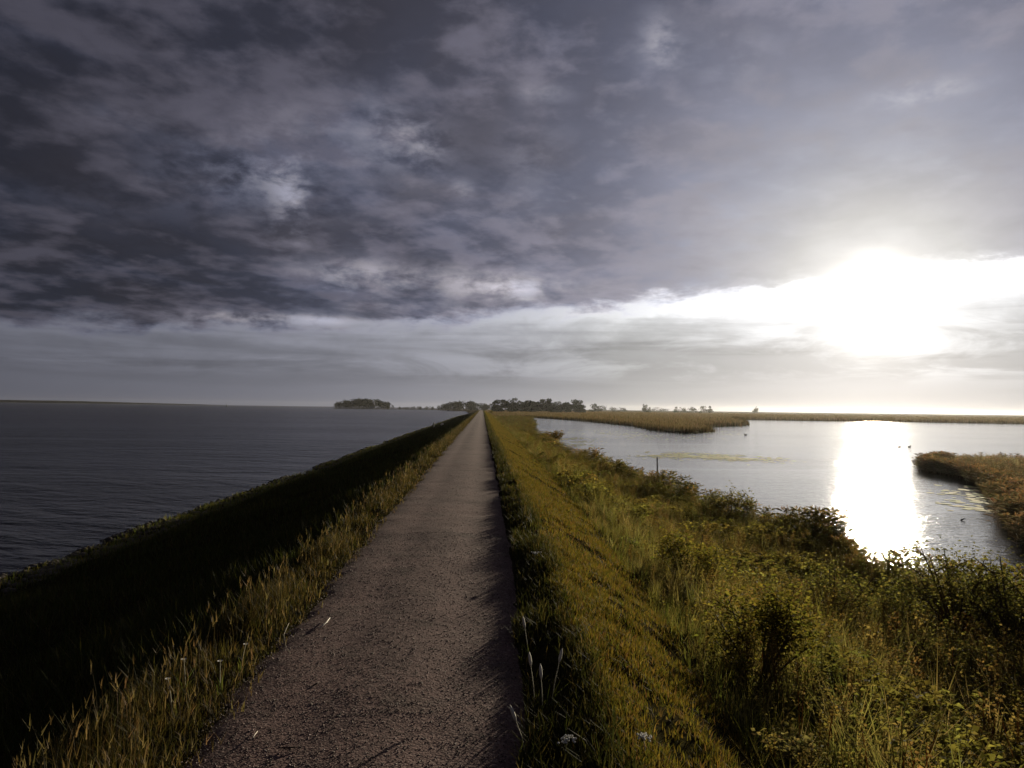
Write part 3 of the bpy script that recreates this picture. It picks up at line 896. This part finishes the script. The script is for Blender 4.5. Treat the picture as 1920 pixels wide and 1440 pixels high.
# shore stones at the foot of the seaward slope
t = TM()
ICO = None
import bmesh
bm = bmesh.new(); bmesh.ops.create_icosphere(bm, subdivisions=2, radius=1.0)
bm.verts.ensure_lookup_table()
IV = np.array([v.co[:] for v in bm.verts]); IF = np.array([[v.index for v in f.verts] for f in bm.faces]); bm.free()
for y0, y1, dens in ((4, 30, 16), (30, 80, 7), (80, 200, 1.8), (200, 400, 0.5)):
    x, y = bandpts(y0, y1, lambda v: v * 0 - 13.3, lambda v: v * 0 - 11.0, dens)
    for xx, yy in zip(x, y):
        r_ = random.uniform(0.04, 0.14) * (1.0 if y0 < 80 else 1.5)
        nz = 1 + 0.5 * (fbm(IV[:, 0] * 1.3 + xx, IV[:, 1] * 1.3 + IV[:, 2] * 1.7 + yy, 2, 2) - 0.5)
        V = IV * nz[:, None] * np.array([r_ * random.uniform(.8, 1.3), r_ * random.uniform(.8, 1.3), r_ * random.uniform(.5, .8)])
        an = random.uniform(0, 6.28); ca_, sa_ = math.cos(an), math.sin(an)
        V = np.stack([V[:, 0] * ca_ - V[:, 1] * sa_, V[:, 0] * sa_ + V[:, 1] * ca_, V[:, 2]], 1)
        g_ = random.uniform(.6, 1.3)
        t.add(V + [xx, yy, float(height(xx, yy)) + r_ * 0.05], IF, (0.11 * g_, 0.092 * g_, 0.07 * g_))
tag(t.build('shore_stones', M_stone), 'rough stones lining the water at the foot of the seaward slope', 'stones', kind='stuff')

# loose grit on the path
t = TM()
OV = np.array([(1, 0, 0), (-1, 0, 0), (0, 1, 0), (0, -1, 0), (0, 0, 1), (0, 0, -1)], float)
OF = np.array([(0, 2, 4), (2, 1, 4), (1, 3, 4), (3, 0, 4), (2, 0, 5), (1, 2, 5), (3, 1, 5), (0, 3, 5)])
for y0, y1, n in ((1.5, 5, 17000), (5, 10, 12000), (10, 22, 6000)):
    y = rng.uniform(y0, y1, n); u = rng.uniform(0, 1, n)
    x = path_l(y) + (path_r(y) - path_l(y)) * u
    r_ = 0.0018 + 0.0045 * rng.uniform(0, 1, n) ** 2.2 * (1 if y0 < 5 else 1.3)
    V = OV[None] * (r_[:, None, None] * rng.uniform(.6, 1.4, (n, 6, 1)))
    V[:, :, 2] *= .7
    an = rng.uniform(0, 6.28, n)[:, None]
    X = V[:, :, 0] * np.cos(an) - V[:, :, 1] * np.sin(an); Y = V[:, :, 0] * np.sin(an) + V[:, :, 1] * np.cos(an)
    zp = 0.012 + np.interp(u, us, crown + ruts) + (fbm(x * 2.3, y * 2.3, 12) - 0.5) * 0.022
    P = np.stack([X + x[:, None], Y + y[:, None], V[:, :, 2] + zp[:, None] + 0.001], 2).reshape(-1, 3)
    Fi = (OF[None] + (np.arange(n) * 6)[:, None, None]).reshape(-1, 3)
    c = pal(n, [(0.175, 0.125, 0.108), (0.31, 0.25, 0.22), (0.07, 0.052, 0.045), (0.12, 0.088, 0.075)], [4, 2, 2, 3])
    t.add(P, Fi, np.repeat(c[:, None, :], 6, 1).reshape(-1, 3))
tag(t.build('gravel', M_pale), 'loose grit and small stones lying on the gravel path', 'gravel', kind='stuff')


# ------------------------------------------------------------------ shrubs
def shrub(name, loc, hgt, wid, nleaf, lsize, cols, label, cat='shrub', group=None, nbranch=11):
    root = empty(name, loc)
    tag(root, label, cat, group)
    st, lf = TM(), TM()
    ends = []
    for k in range(nbranch):
        an = random.uniform(0, 6.28); rr = wid * 0.5 * math.sqrt(random.random()); hh = hgt * random.uniform(.55, 1.0) * (1 - 0.35 * (rr / (wid * .5)) ** 2)
        a_ = Vector((random.uniform(-.05, .05), random.uniform(-.05, .05), -0.05))
        b_ = Vector((math.cos(an) * rr * .45, math.sin(an) * rr * .45, hh * .5)); c_ = Vector((math.cos(an) * rr, math.sin(an) * rr, hh))
        st.tube([a_, b_, c_], [.014 * hgt, .010 * hgt, .004 * hgt], (0.09, 0.065, 0.04), 5)
        ends.append((a_, b_, c_))
        for _ in range(3):
            q = b_.lerp(c_, random.uniform(.1, .9)); e_ = q + Vector((random.gauss(0, .16), random.gauss(0, .16), random.uniform(.0, .22))) * hgt
            st.tube([q, q.lerp(e_, .5) + Vector((0, 0, .02)), e_], [.006 * hgt, .004 * hgt, .002 * hgt], (0.09, 0.065, 0.04), 4)
            ends.append((q, q.lerp(e_, .5), e_))
    per = max(1, nleaf // len(ends))
    for a_, b_, c_ in ends:
        n = per
        u = rng.uniform(.25, 1.08, n)[:, None]
        P = np.array(b_)[None] * (1 - u) + np.array(c_)[None] * u + rng.normal(0, 0.075 * hgt, (n, 3))
        an = rng.uniform(0, 6.28, n)
        dr = np.stack([np.cos(an), np.sin(an), rng.uniform(-.3, .9, n)], 1); dr /= np.linalg.norm(dr, axis=1, keepdims=True)
        Ll = rng.uniform(.6, 1.3, n) * lsize
        lf.add(*leaf_quads(n, P, dr, Ll, Ll * rng.uniform(.45, .7, n), pal(n, cols, [3] + [1] * (len(cols) - 1))))
    st.build('stems', M_wood, root)
    lf.build('foliage', M_leaf, root)
    return root


def ground(px, py):
    """where a line of sight meets the ground (marched)"""
    d = ray(px, py)
    for s in np.geomspace(2, 400, 900):
        p = Vector((0, 0, CAM_H)) + d * float(s)
        if p.z <= float(height(p.x, p.y)):
            return Vector((p.x, p.y, float(height(p.x, p.y))))
    return Vector((0, 0, CAM_H)) + d * 300


G1 = [(0.17, 0.155, 0.034), (0.22, 0.18, 0.045), (0.11, 0.11, 0.026)]
G2 = [(0.16, 0.155, 0.05), (0.21, 0.19, 0.065), (0.12, 0.12, 0.04)]
G3 = [(0.17, 0.155, 0.07), (0.21, 0.175, 0.085), (0.13, 0.125, 0.05)]


for (px, yb, yt, wpx, nl, ls, cols, label) in (
        (1295, 1120, 985, 150, 2600, .055, G1, 'yellow lit leafy shrub on the slope edge nearest the mown strip'),
        (1425, 1290, 1075, 230, 3600, .045, G1, 'large shrub with a bright top over the dark hollow'),
        (1560, 1190, 1045, 210, 2600, .055, G2, 'green shrub in the middle of the herbs below the sun glitter'),
        (1372, 975, 915, 100, 1500, .10, G3, 'round brown green shrub standing out over the lake edge'),
        (1795, 1200, 1000, 190, 2200, .07, G2, 'spiky dark shrub at the waterside below the reed point'),
        (1900, 1240, 1015, 230, 2200, .07, G2, 'dense green shrub at the waterside nearest the side of the reed point'),
        (1690, 1200, 1075, 200, 2400, .06, G2, 'wide pale green shrub in hazy light below the glitter'),
        (1600, 1370, 1225, 150, 2400, .040, G1, 'leafy shrub just above the pale fallen stalk'),
        (1790, 1330, 1165, 210, 2600, .048, G2, 'green shrub between the large shrub and the waterside shrubs'),
        (1880, 1430, 1270, 190, 2400, .042, G1, 'yellow green shrub at the lower right of the herbs'),
        (1700, 1500, 1345, 210, 2400, .036, G2, 'low leafy shrub closest to the viewer on the right'),
        (1485, 1480, 1370, 120, 1800, .034, G3, 'low brownish shrub at the foot of the dark hollow'),
        (1150, 895, 860, 70, 900, .16, G3, 'dark low shrub along the lake edge left of the thin stake'),
        (1045, 830, 808, 55, 900, .26, [(0.16, 0.11, 0.04), (0.12, 0.10, 0.035)], 'orange brown shrub on the small spur where the lake narrows'),
        (922, 775, 769.5, 9, 300, .4, G3, 'tiny dark shrub beside the far end of the path')):
    loc = ground(px, yb)
    hg = min(max(at_y(px, yt, loc.y).z - loc.z, 0.35), 2.4)
    loc.z -= 0.04
    shrub('shrub', loc, hg, wpx / F * loc.y, nl, ls, cols, label, nbranch=16)


# ------------------------------------------------------------------ small plants and litter
def stalk(name, px, py, zfun, hgt, lean, label, cat, kind, group=None):
    base = zfun(px, py)
    root = empty(name, base, 0)
    tag(root, label, cat, group)
    s_ = TM()
    an = lean[0]; top = Vector((math.cos(an) * lean[1], math.sin(an) * lean[1], hgt)); mid = top * .5 + Vector((0, 0, hgt * .08))
    s_.tube([(0, 0, -0.02), mid, top], [.0032, .0026, .0018], (0.45, 0.42, 0.30), 5)
    s_.build('stem', M_wood, root)
    h_ = TM()
    if kind == 'daisy':
        for k in range(12):
            a_ = k * 0.5236
            o_ = top + Vector((math.cos(a_) * .015, math.sin(a_) * .015, .003)); sd_ = Vector((-math.sin(a_), math.cos(a_), 0)) * .0055
            h_.add([tuple(top), tuple(o_ + sd_), tuple(o_ - sd_)], [(0, 1, 2)], (0.78, 0.76, 0.70))
        h_.tube([top - Vector((0, 0, .002)), top + Vector((0, 0, .004))], [.005, .003], (0.5, 0.36, 0.05), 7)
        h_.build('flower_head', M_pale, root)
    elif kind == 'yarrow':
        for k in range(26):
            o_ = top + Vector((random.gauss(0, .019), random.gauss(0, .019), random.uniform(-.006, .010)))
            h_.add((OV * .007 + np.array(o_)), OF, (0.78, 0.77, 0.72))
        h_.build('flower_head', M_pale, root)
    else:
        d_ = (top - mid).normalized()
        h_.tube([top - d_ * .005, top + d_ * .02, top + d_ * .055, top + d_ * .075], [.004, .0095, .008, .0015], (0.70, 0.66, 0.56), 7)
        h_.build('seed_head', M_wood, root)
    l_ = TM()
    n = 4
    blades(l_, rng.normal(0, .008, n), rng.normal(0, .008, n), np.zeros(n) - .01, rng.uniform(.08, .16, n), np.full(n, .008), rng.uniform(.3, 1.0, n), pal(n, [(0.09, 0.11, 0.03)], [1]))
    l_.build('leaves', M_grass, root)
    return root


for px, py, h_, ln, k, lab in (
        (992, 1240, .20, (2.2, .05), 'seed', 'pale seed stalk leaning over the path edge, farthest of the bright stalks'),
        (1004, 1330, .22, (2.0, .06), 'seed', 'seed stalk leaning towards the gravel from the middle of the bright stalks'),
        (1032, 1330, .24, (0.6, .06), 'seed', 'tallest of the bright seed stalks, leaning away from the path'),
        (1018, 1345, .19, (1.8, .04), 'seed', 'short seed stalk at the foot of the tallest bright stalk'),
        (990, 1425, .17, (2.6, .07), 'seed', 'seed stalk leaning low over the gravel, nearest of the bright stalks')):
    stalk('grass_stalk', px, py, ground, h_, ln, lab, 'stalk', k, 'pale seed stalks on the right verge')
for px, py, h_, k, lab in (
        (1058, 1425, .10, 'yarrow', 'white flower cluster low in the dark tuft right of the path'),
        (1212, 1425, .09, 'yarrow', 'white flower alone on the mown slope'),
        (450, 1262, .17, 'daisy', 'white flower in the tall grass halfway along the left verge'),
        (348, 1300, .20, 'daisy', 'white flower on the outer side of the left verge'),
        (412, 1300, .19, 'daisy', 'white flower between two others in the left verge'),
        (324, 1345, .20, 'daisy', 'white flower closest to the dark seaward slope'),
        (1000, 1060, .12, 'yarrow', 'small pale flower at the grass edge farther up the path')):
    stalk('wild_flower', px, py, ground, h_, (random.uniform(0, 6), .03), lab, 'flower', k, 'white wild flowers beside the path')


def litter(name, pts, rad, colr, label, cat, mat):
    t = TM()
    o0 = Vector(pts[0])
    t.tube([Vector(p) - o0 for p in pts], rad, colr, 6)
    o = t.build(name, mat)
    o.location = o0
    return tag(o, label, cat)


def gp(px, py, dz): return at(px, py, 0.035 + dz)


litter('straw', [gp(598, 1178, .004), gp(606, 1172, .018), gp(613, 1166, .02), gp(619, 1158, .012)], [.004, .0055, .005, .002], (0.62, 0.58, 0.50), 'bright curved straw lying at the left edge of the path', 'straw', M_pale)
litter('straw', [gp(545, 1226, .01), gp(536, 1213, .06), gp(532, 1190, .12), gp(542, 1168, .17)], [.0015, .002, .002, .001], (0.45, 0.40, 0.30), 'thin pale straw standing in the grass beside the bright straw', 'straw', M_pale)
litter('straw', [gp(470, 1388, .004), gp(476, 1380, .012), gp(483, 1371, .008)], [.002, .003, .0015], (0.5, 0.44, 0.36), 'short pale straw on the gravel closest to the left verge', 'straw', M_pale)
litter('twig', [gp(522, 1402, .003), gp(545, 1402, .006), gp(566, 1400, .003)], [.003, .004, .002], (0.04, 0.03, 0.025), 'dark straight twig lying across the gravel', 'twig', M_wood)
litter('twig', [gp(586, 1285, .003), gp(593, 1282, .008), gp(600, 1277, .003)], [.003, .005, .002], (0.05, 0.035, 0.03), 'short dark twig on the gravel beyond the straight twig', 'twig', M_wood)
# pale fallen stalk among the herbs
A = at_y(1557, 1316, 5.3); B = at_y(1575, 1328, 5.25); C_ = at_y(1612, 1350, 5.2)
litter('dead_stalk', [A, B, C_], [.005, .005, .003], (0.62, 0.58, 0.50), 'pale broken stalk slanting through the herbs', 'stalk', M_pale)

# thin stake in the lake
b0 = at(1232, 894, LAKE_Z); topz = at_y(1232.5, 857, b0.y)
t = TM()
hh = topz.z - LAKE_Z
t.tube([(0, 0, -.6), (0.01, 0, hh * .5), (0.0, 0.01, hh - .05), (0, 0.01, hh)], [.045, .042, .04, .015], (0.10, 0.085, 0.07), 9)
o = t.build('stake', M_wood); o.location = b0
tag(o, 'thin dark wooden stake standing in the lake close to the bank', 'stake')
t = TM()

# pale post and stone on the seaward slope far off
p = at_y(813.5, 810, 150); gz0 = float(height(p.x, p.y))
t = TM(); t.tube([(0, 0, -.3), (0, 0, .55), (.0, .0, 1.05), (0, 0, 1.12)], [.13, .125, .12, .07], (0.42, 0.41, 0.37), 10)
o = t.build('post', M_pale); o.location = (p.x, p.y, gz0)
tag(o, 'short pale post on the dark seaward slope', 'post')
p = at_y(829, 806, 150); gz0 = float(height(p.x, p.y))
nz = 1 + .4 * (fbm(IV[:, 0] * 1.4, IV[:, 1] * 1.4 + IV[:, 2], 4, 2) - .5)
t = TM(); t.add(IV * nz[:, None] * np.array([.34, .3, .3]), IF, (0.5, 0.47, 0.44))
o = t.build('boulder', M_stone, smooth=True); o.location = (p.x, p.y, gz0 + .15)
tag(o, 'pale round boulder upslope of the short pale post', 'boulder')


# ducks on the lake
def duck(px, py, heading, label, s=1.0):
    p = at(px, py, LAKE_Z)
    root = empty('duck', p, heading)
    tag(root, label, 'duck', 'ducks swimming on the lake')
    t = TM()
    t.tube([(-.30, 0, .15), (-.24, 0, .13), (-.12, 0, .07), (.05, 0, .06), (.17, 0, .09), (.22, 0, .17), (.23, 0, .25), (.26, 0, .30), (.30, 0, .30)],
           [.012, .045, .10, .12, .09, .05, .042, .05, .02], (0.07, 0.055, 0.045), 12)
    b_ = t.build('body', M_feather, root, smooth=True)
    t = TM(); t.tube([(.295, 0, .298), (.33, 0, .29), (.355, 0, .285)], [.018, .014, .006], (0.30, 0.20, 0.06), 8)
    t.build('bill', M_feather, root, smooth=True)
    root.scale = (s, s, s)


duck(1398, 816, 2.4, 'dark duck alone on the open lake off the reed bed', 0.95)
duck(1686, 839, 0.3, 'dark duck beside the glitter of the sun', 0.8)
duck(1705, 838.5, 0.2, 'dark duck swimming ahead of the one in the glitter', 0.8)
b0 = at(1804, 976, LAKE_Z)
t = TM(); t.tube([(-.09, 0, -.1), (-.02, .01, .03), (.08, .0, .07), (.13, .0, .06)], [.03, .03, .024, .01], (0.05, 0.04, 0.03), 7)
o = t.build('driftwood', M_wood); o.location = b0
tag(o, 'small dark piece of driftwood poking out of the lake below the reed point', 'driftwood')

# buoy far out at sea
p = at_y(425, 760, 1500); p.z = SEA_Z
root = empty('buoy', p); tag(root, 'tiny dark buoy far out on the sea horizon', 'buoy')
t = TM(); t.tube([(0, 0, -1), (0, 0, .2), (0, 0, 1.0), (0, 0, 1.3)], [1.3, 1.5, 1.5, .9], (0.03, 0.06, 0.04), 14); t.build('float', M_steel, root)
t = TM()
for k in range(4):
    an = k * 1.57; t.tube([(math.cos(an) * .9, math.sin(an) * .9, 1.2), (math.cos(an) * .35, math.sin(an) * .35, 4.4)], [.12, .10], (0.03, 0.06, 0.04), 6)
t.build('tower', M_steel, root)
t = TM(); t.tube([(0, 0, 4.3), (0, 0, 4.6), (0, 0, 5.6), (0, 0, 5.7)], [.2, .65, .15, .02], (0.03, 0.06, 0.04), 12); t.build('topmark', M_steel, root)


# ------------------------------------------------------------------ trees
def crown_mesh(tm, cx, cy, cz, rx, rz, n, size, cols, seed):
    """leaf clumps spread through an uneven crown"""
    k = 7
    cent = np.stack([rng.normal(0, .42, k) * rx, rng.normal(0, .42, k) * rx, rng.uniform(-.6, .75, k) * rz], 1)
    rad = rng.uniform(.38, .62, k)
    i = rng.integers(0, k, n)
    v = rng.normal(0, 1, (n, 3)); v /= np.linalg.norm(v, axis=1, keepdims=True)
    r_ = rng.uniform(.35, 1.0, n)[:, None] ** .5
    P = cent[i] + v * r_ * rad[i][:, None] * np.array([rx, rx, rz * .8])
    P += np.array([cx, cy, cz])
    an = rng.uniform(0, 6.28, n)
    dr = np.stack([np.cos(an), np.sin(an), rng.uniform(-.5, .8, n)], 1); dr /= np.linalg.norm(dr, axis=1, keepdims=True)
    Ll = rng.uniform(.6, 1.4, n) * size
    tm.add(*leaf_quads(n, P, dr, Ll, Ll * .75, pal(n, cols, [3] + [1] * (len(cols) - 1))))


DK = [(0.035, 0.042, 0.018), (0.05, 0.055, 0.022), (0.025, 0.032, 0.014)]


def tree(px, ytop, ybase, Y, wpx, label, group, n=420):
    b_ = at_y(px, ybase, Y); b_.z = -2.3
    tp = at_y(px, ytop, Y)
    hgt = tp.z - b_.z; rx = wpx / F * Y * 0.5
    root = empty('tree', b_); tag(root, label, 'tree', group)
    t = TM()
    t.tube([(0, 0, -.3), (.05, 0, hgt * .3), (0, .1, hgt * .7)], [.04 * hgt * .6, .03 * hgt * .6, .008 * hgt], (0.06, 0.05, 0.04), 7)
    for k in range(4):
        an = random.uniform(0, 6.28)
        t.tube([(0, 0, hgt * .28), (math.cos(an) * rx * .35, math.sin(an) * rx * .35, hgt * .5), (math.cos(an) * rx * .7, math.sin(an) * rx * .7, hgt * .68)], [.014 * hgt, .009 * hgt, .003 * hgt], (0.06, 0.05, 0.04), 5)
    t.build('trunk', M_wood, root)
    t = TM()
    crown_mesh(t, 0, 0, hgt * .60, rx * 1.3, hgt * .40, n, hgt * .13, DK, 0)
    crown_mesh(t, 0, 0, hgt * .34, rx * 1.7, hgt * .36, n * 2, hgt * .13, DK, 0)
    t.build('crown', M_tree, root)
    return root


GW = 'trees of the wood beyond the far end of the path'
for px, yt, wpx, Y, lab in (
        (932, 750.5, 15, 640, 'small rounded tree at the left end of the wood beyond the path'),
        (946, 750, 13, 660, 'second small rounded tree from the left end of the wood'),
        (963, 747.5, 16, 650, 'dark tall tree left of the notch in the wood'),
        (979, 752, 18, 640, 'lower tree filling the dip left of the middle of the wood'),
        (994, 748.5, 20, 655, 'tree at the left shoulder of the flat topped middle of the wood'),
        (1010, 747.5, 22, 665, 'tree in the flat topped middle of the wood'),
        (1027, 748, 18, 650, 'tree at the right shoulder of the flat topped middle of the wood'),
        (1043, 752.5, 20, 645, 'lower tree right of the flat topped middle of the wood'),
        (1058, 752.5, 18, 650, 'lower tree beside the tall right end tree of the wood'),
        (1077, 748.5, 22, 640, 'tall round tree at the right end of the wood'),
        (1086, 755, 14, 645, 'short tree leaning out at the right end of the wood')):
    tree(px, yt, 770, Y, wpx, lab, GW, 520)
GR = 'small trees along the far reed land'
for px, yt, wpx, Y, lab in (
        (1115, 756, 16, 900, 'low tree just right of the gap beside the wood'),
        (1128, 760, 20, 900, 'low spreading tree right of the gap beside the wood'),
        (1150, 762.5, 14, 1000, 'tiny tree between the low trees and the pointed tree'),
        (1166, 763, 12, 1000, 'second tiny tree left of the pointed tree'),
        (1210, 757.5, 6, 950, 'pointed narrow tree above the reed land'),
        (1218, 762.5, 6, 950, 'tiny tree close beside the pointed tree'),
        (1238, 763, 22, 1000, 'wide low tree right of the pointed tree'),
        (1267, 763, 7, 1000, 'single tiny tree right of the wide low tree'),
        (1281, 763, 9, 1000, 'second tiny tree right of the wide low tree'),
        (1297, 761.5, 13, 980, 'rounded tiny tree near the middle of the reed land'),
        (1319, 761.5, 11, 980, 'leaning tiny tree of the last pair above the reed land'),
        (1332, 762, 6, 980, 'narrow tiny tree of the last pair above the reed land'),
        (1418, 762.5, 6, 1100, 'narrow tree standing alone above the second reed tip')):
    tree(px, yt, 772, Y, wpx, lab, GR, 160)


# wooded island and the wood behind the dyke's far end: far-off masses
def wood(name, prof, Y, depth, z0, label, cols, n):
    t = TM()
    xs_ = [p[0] for p in prof]
    for _ in range(n):
        px = random.uniform(xs_[0], xs_[-1])
        Yd = Y + random.uniform(0, depth)
        p = at_y(px, 760, Yd)
        top = at_y(px, float(np.interp(px, xs_, [q[1] for q in prof])), Yd).z
        hh = max(top - z0, 1.0) * random.uniform(.85, 1.02)
        crown_mesh(t, p.x, p.y, z0 + hh * .5, min(hh * .42, 7), hh * .52, 110, hh * .13, cols, 0)
        t.tube([(p.x, p.y, z0 - .5), (p.x, p.y, z0 + hh * .6)], [.25, .12], (0.05, 0.04, 0.03), 5)
    return tag(t.build(name, M_tree), label, 'wood', kind='stuff')


isl = [at_y(628, 764, 1180), at_y(742, 764, 1180), at_y(775, 764, 1180), at_y(830, 764, 1200), at_y(830, 764, 1330), at_y(740, 764, 1320), at_y(626, 764, 1300)]
flat('island', [(p.x, p.y) for p in isl], -2.6, M_far, skirt=0.8, colr=(0.06, 0.055, 0.035))
wood('island_wood', [(628, 756), (634, 753), (655, 749), (668, 747.5), (705, 747.5), (722, 752), (733, 757), (738, 760)], 1190, 90, -2.6, 'dark wood covering the low island in the sea', DK, 90)
wood('distant_wood', [(822, 760), (832, 756), (850, 753), (880, 752.5), (900, 754), (915, 758), (926, 760)], 900, 120, -2.4, 'dark wood behind the far end of the dyke', DK, 80)
wood('low_bushes', [(746, 762), (760, 763), (785, 761), (790, 762), (800, 761.5), (815, 763)], 1210, 60, -2.6, 'low bushes on the spit between the island wood and the dyke', DK, 40)

# far coast on the left and behind the reeds
t = TM()
n = 60
for i in range(n):
    pass
px = np.linspace(-400, 430, n)
V, Fc = [], []
for i, q in enumerate(px):
    yt = 752.0 + 0.0131 * q + 2.1 - 4.0 * min(1.0, max(0.0, (430 - q) / 330)) - 1.2 * float(fbm(np.array([q * .02]), np.array([0.5]), 3)[0]) * min(1.0, max(0.0, (430 - q) / 200))
    p = at_y(float(q), yt, 3050); b_ = at_y(float(q), 760, 3000)
    V += [(b_.x, b_.y, SEA_Z - 3), (p.x, p.y, max(p.z, SEA_Z - 2)), (p.x, p.y + 60, SEA_Z - 3)]
for i in range(n - 1):
    a_ = i * 3
    for k in (0, 1):
        Fc += [(a_ + k, a_ + k + 3, a_ + k + 4), (a_ + k, a_ + k + 4, a_ + k + 1)]
t.add(V, Fc, (0.05, 0.055, 0.045))
tag(t.build('hills', M_far), kind='structure')

# ------------------------------------------------------------------ render settings
scene.view_settings.view_transform = 'Standard'
scene.view_settings.look = 'None'
scene.view_settings.exposure = 0.32
scene.view_settings.gamma = 1.0
scene.view_settings.use_curve_mapping = False
# damp air over the water: one even volume round everything
hm = bpy.data.materials.new('damp_air'); hm.use_nodes = True
ht = NT(hm.node_tree)
pv_ = ht.n('ShaderNodeVolumePrincipled')
pv_.inputs['Color'].default_value = (0.96, 0.96, 0.96, 1)
pv_.inputs['Density'].default_value = 0.00003
pv_.inputs['Anisotropy'].default_value = 0.72
ho = ht.n('ShaderNodeOutputMaterial'); ht.l(pv_.outputs[0], ho.inputs['Volume'])
bm = bmesh.new(); bmesh.ops.create_cube(bm, size=1.0)
me = bpy.data.meshes.new('haze'); bm.to_mesh(me); bm.free(); me.materials.append(hm)
hz_ = bpy.data.objects.new('haze', me); col.objects.link(hz_)
hz_.scale = (6400, 3700, 24); hz_.location = (0, 1390, 3)
tag(hz_, kind='stuff')
scene.cycles.max_bounces = 8
scene.cycles.transparent_max_bounces = 8
scene.cycles.use_denoising = True
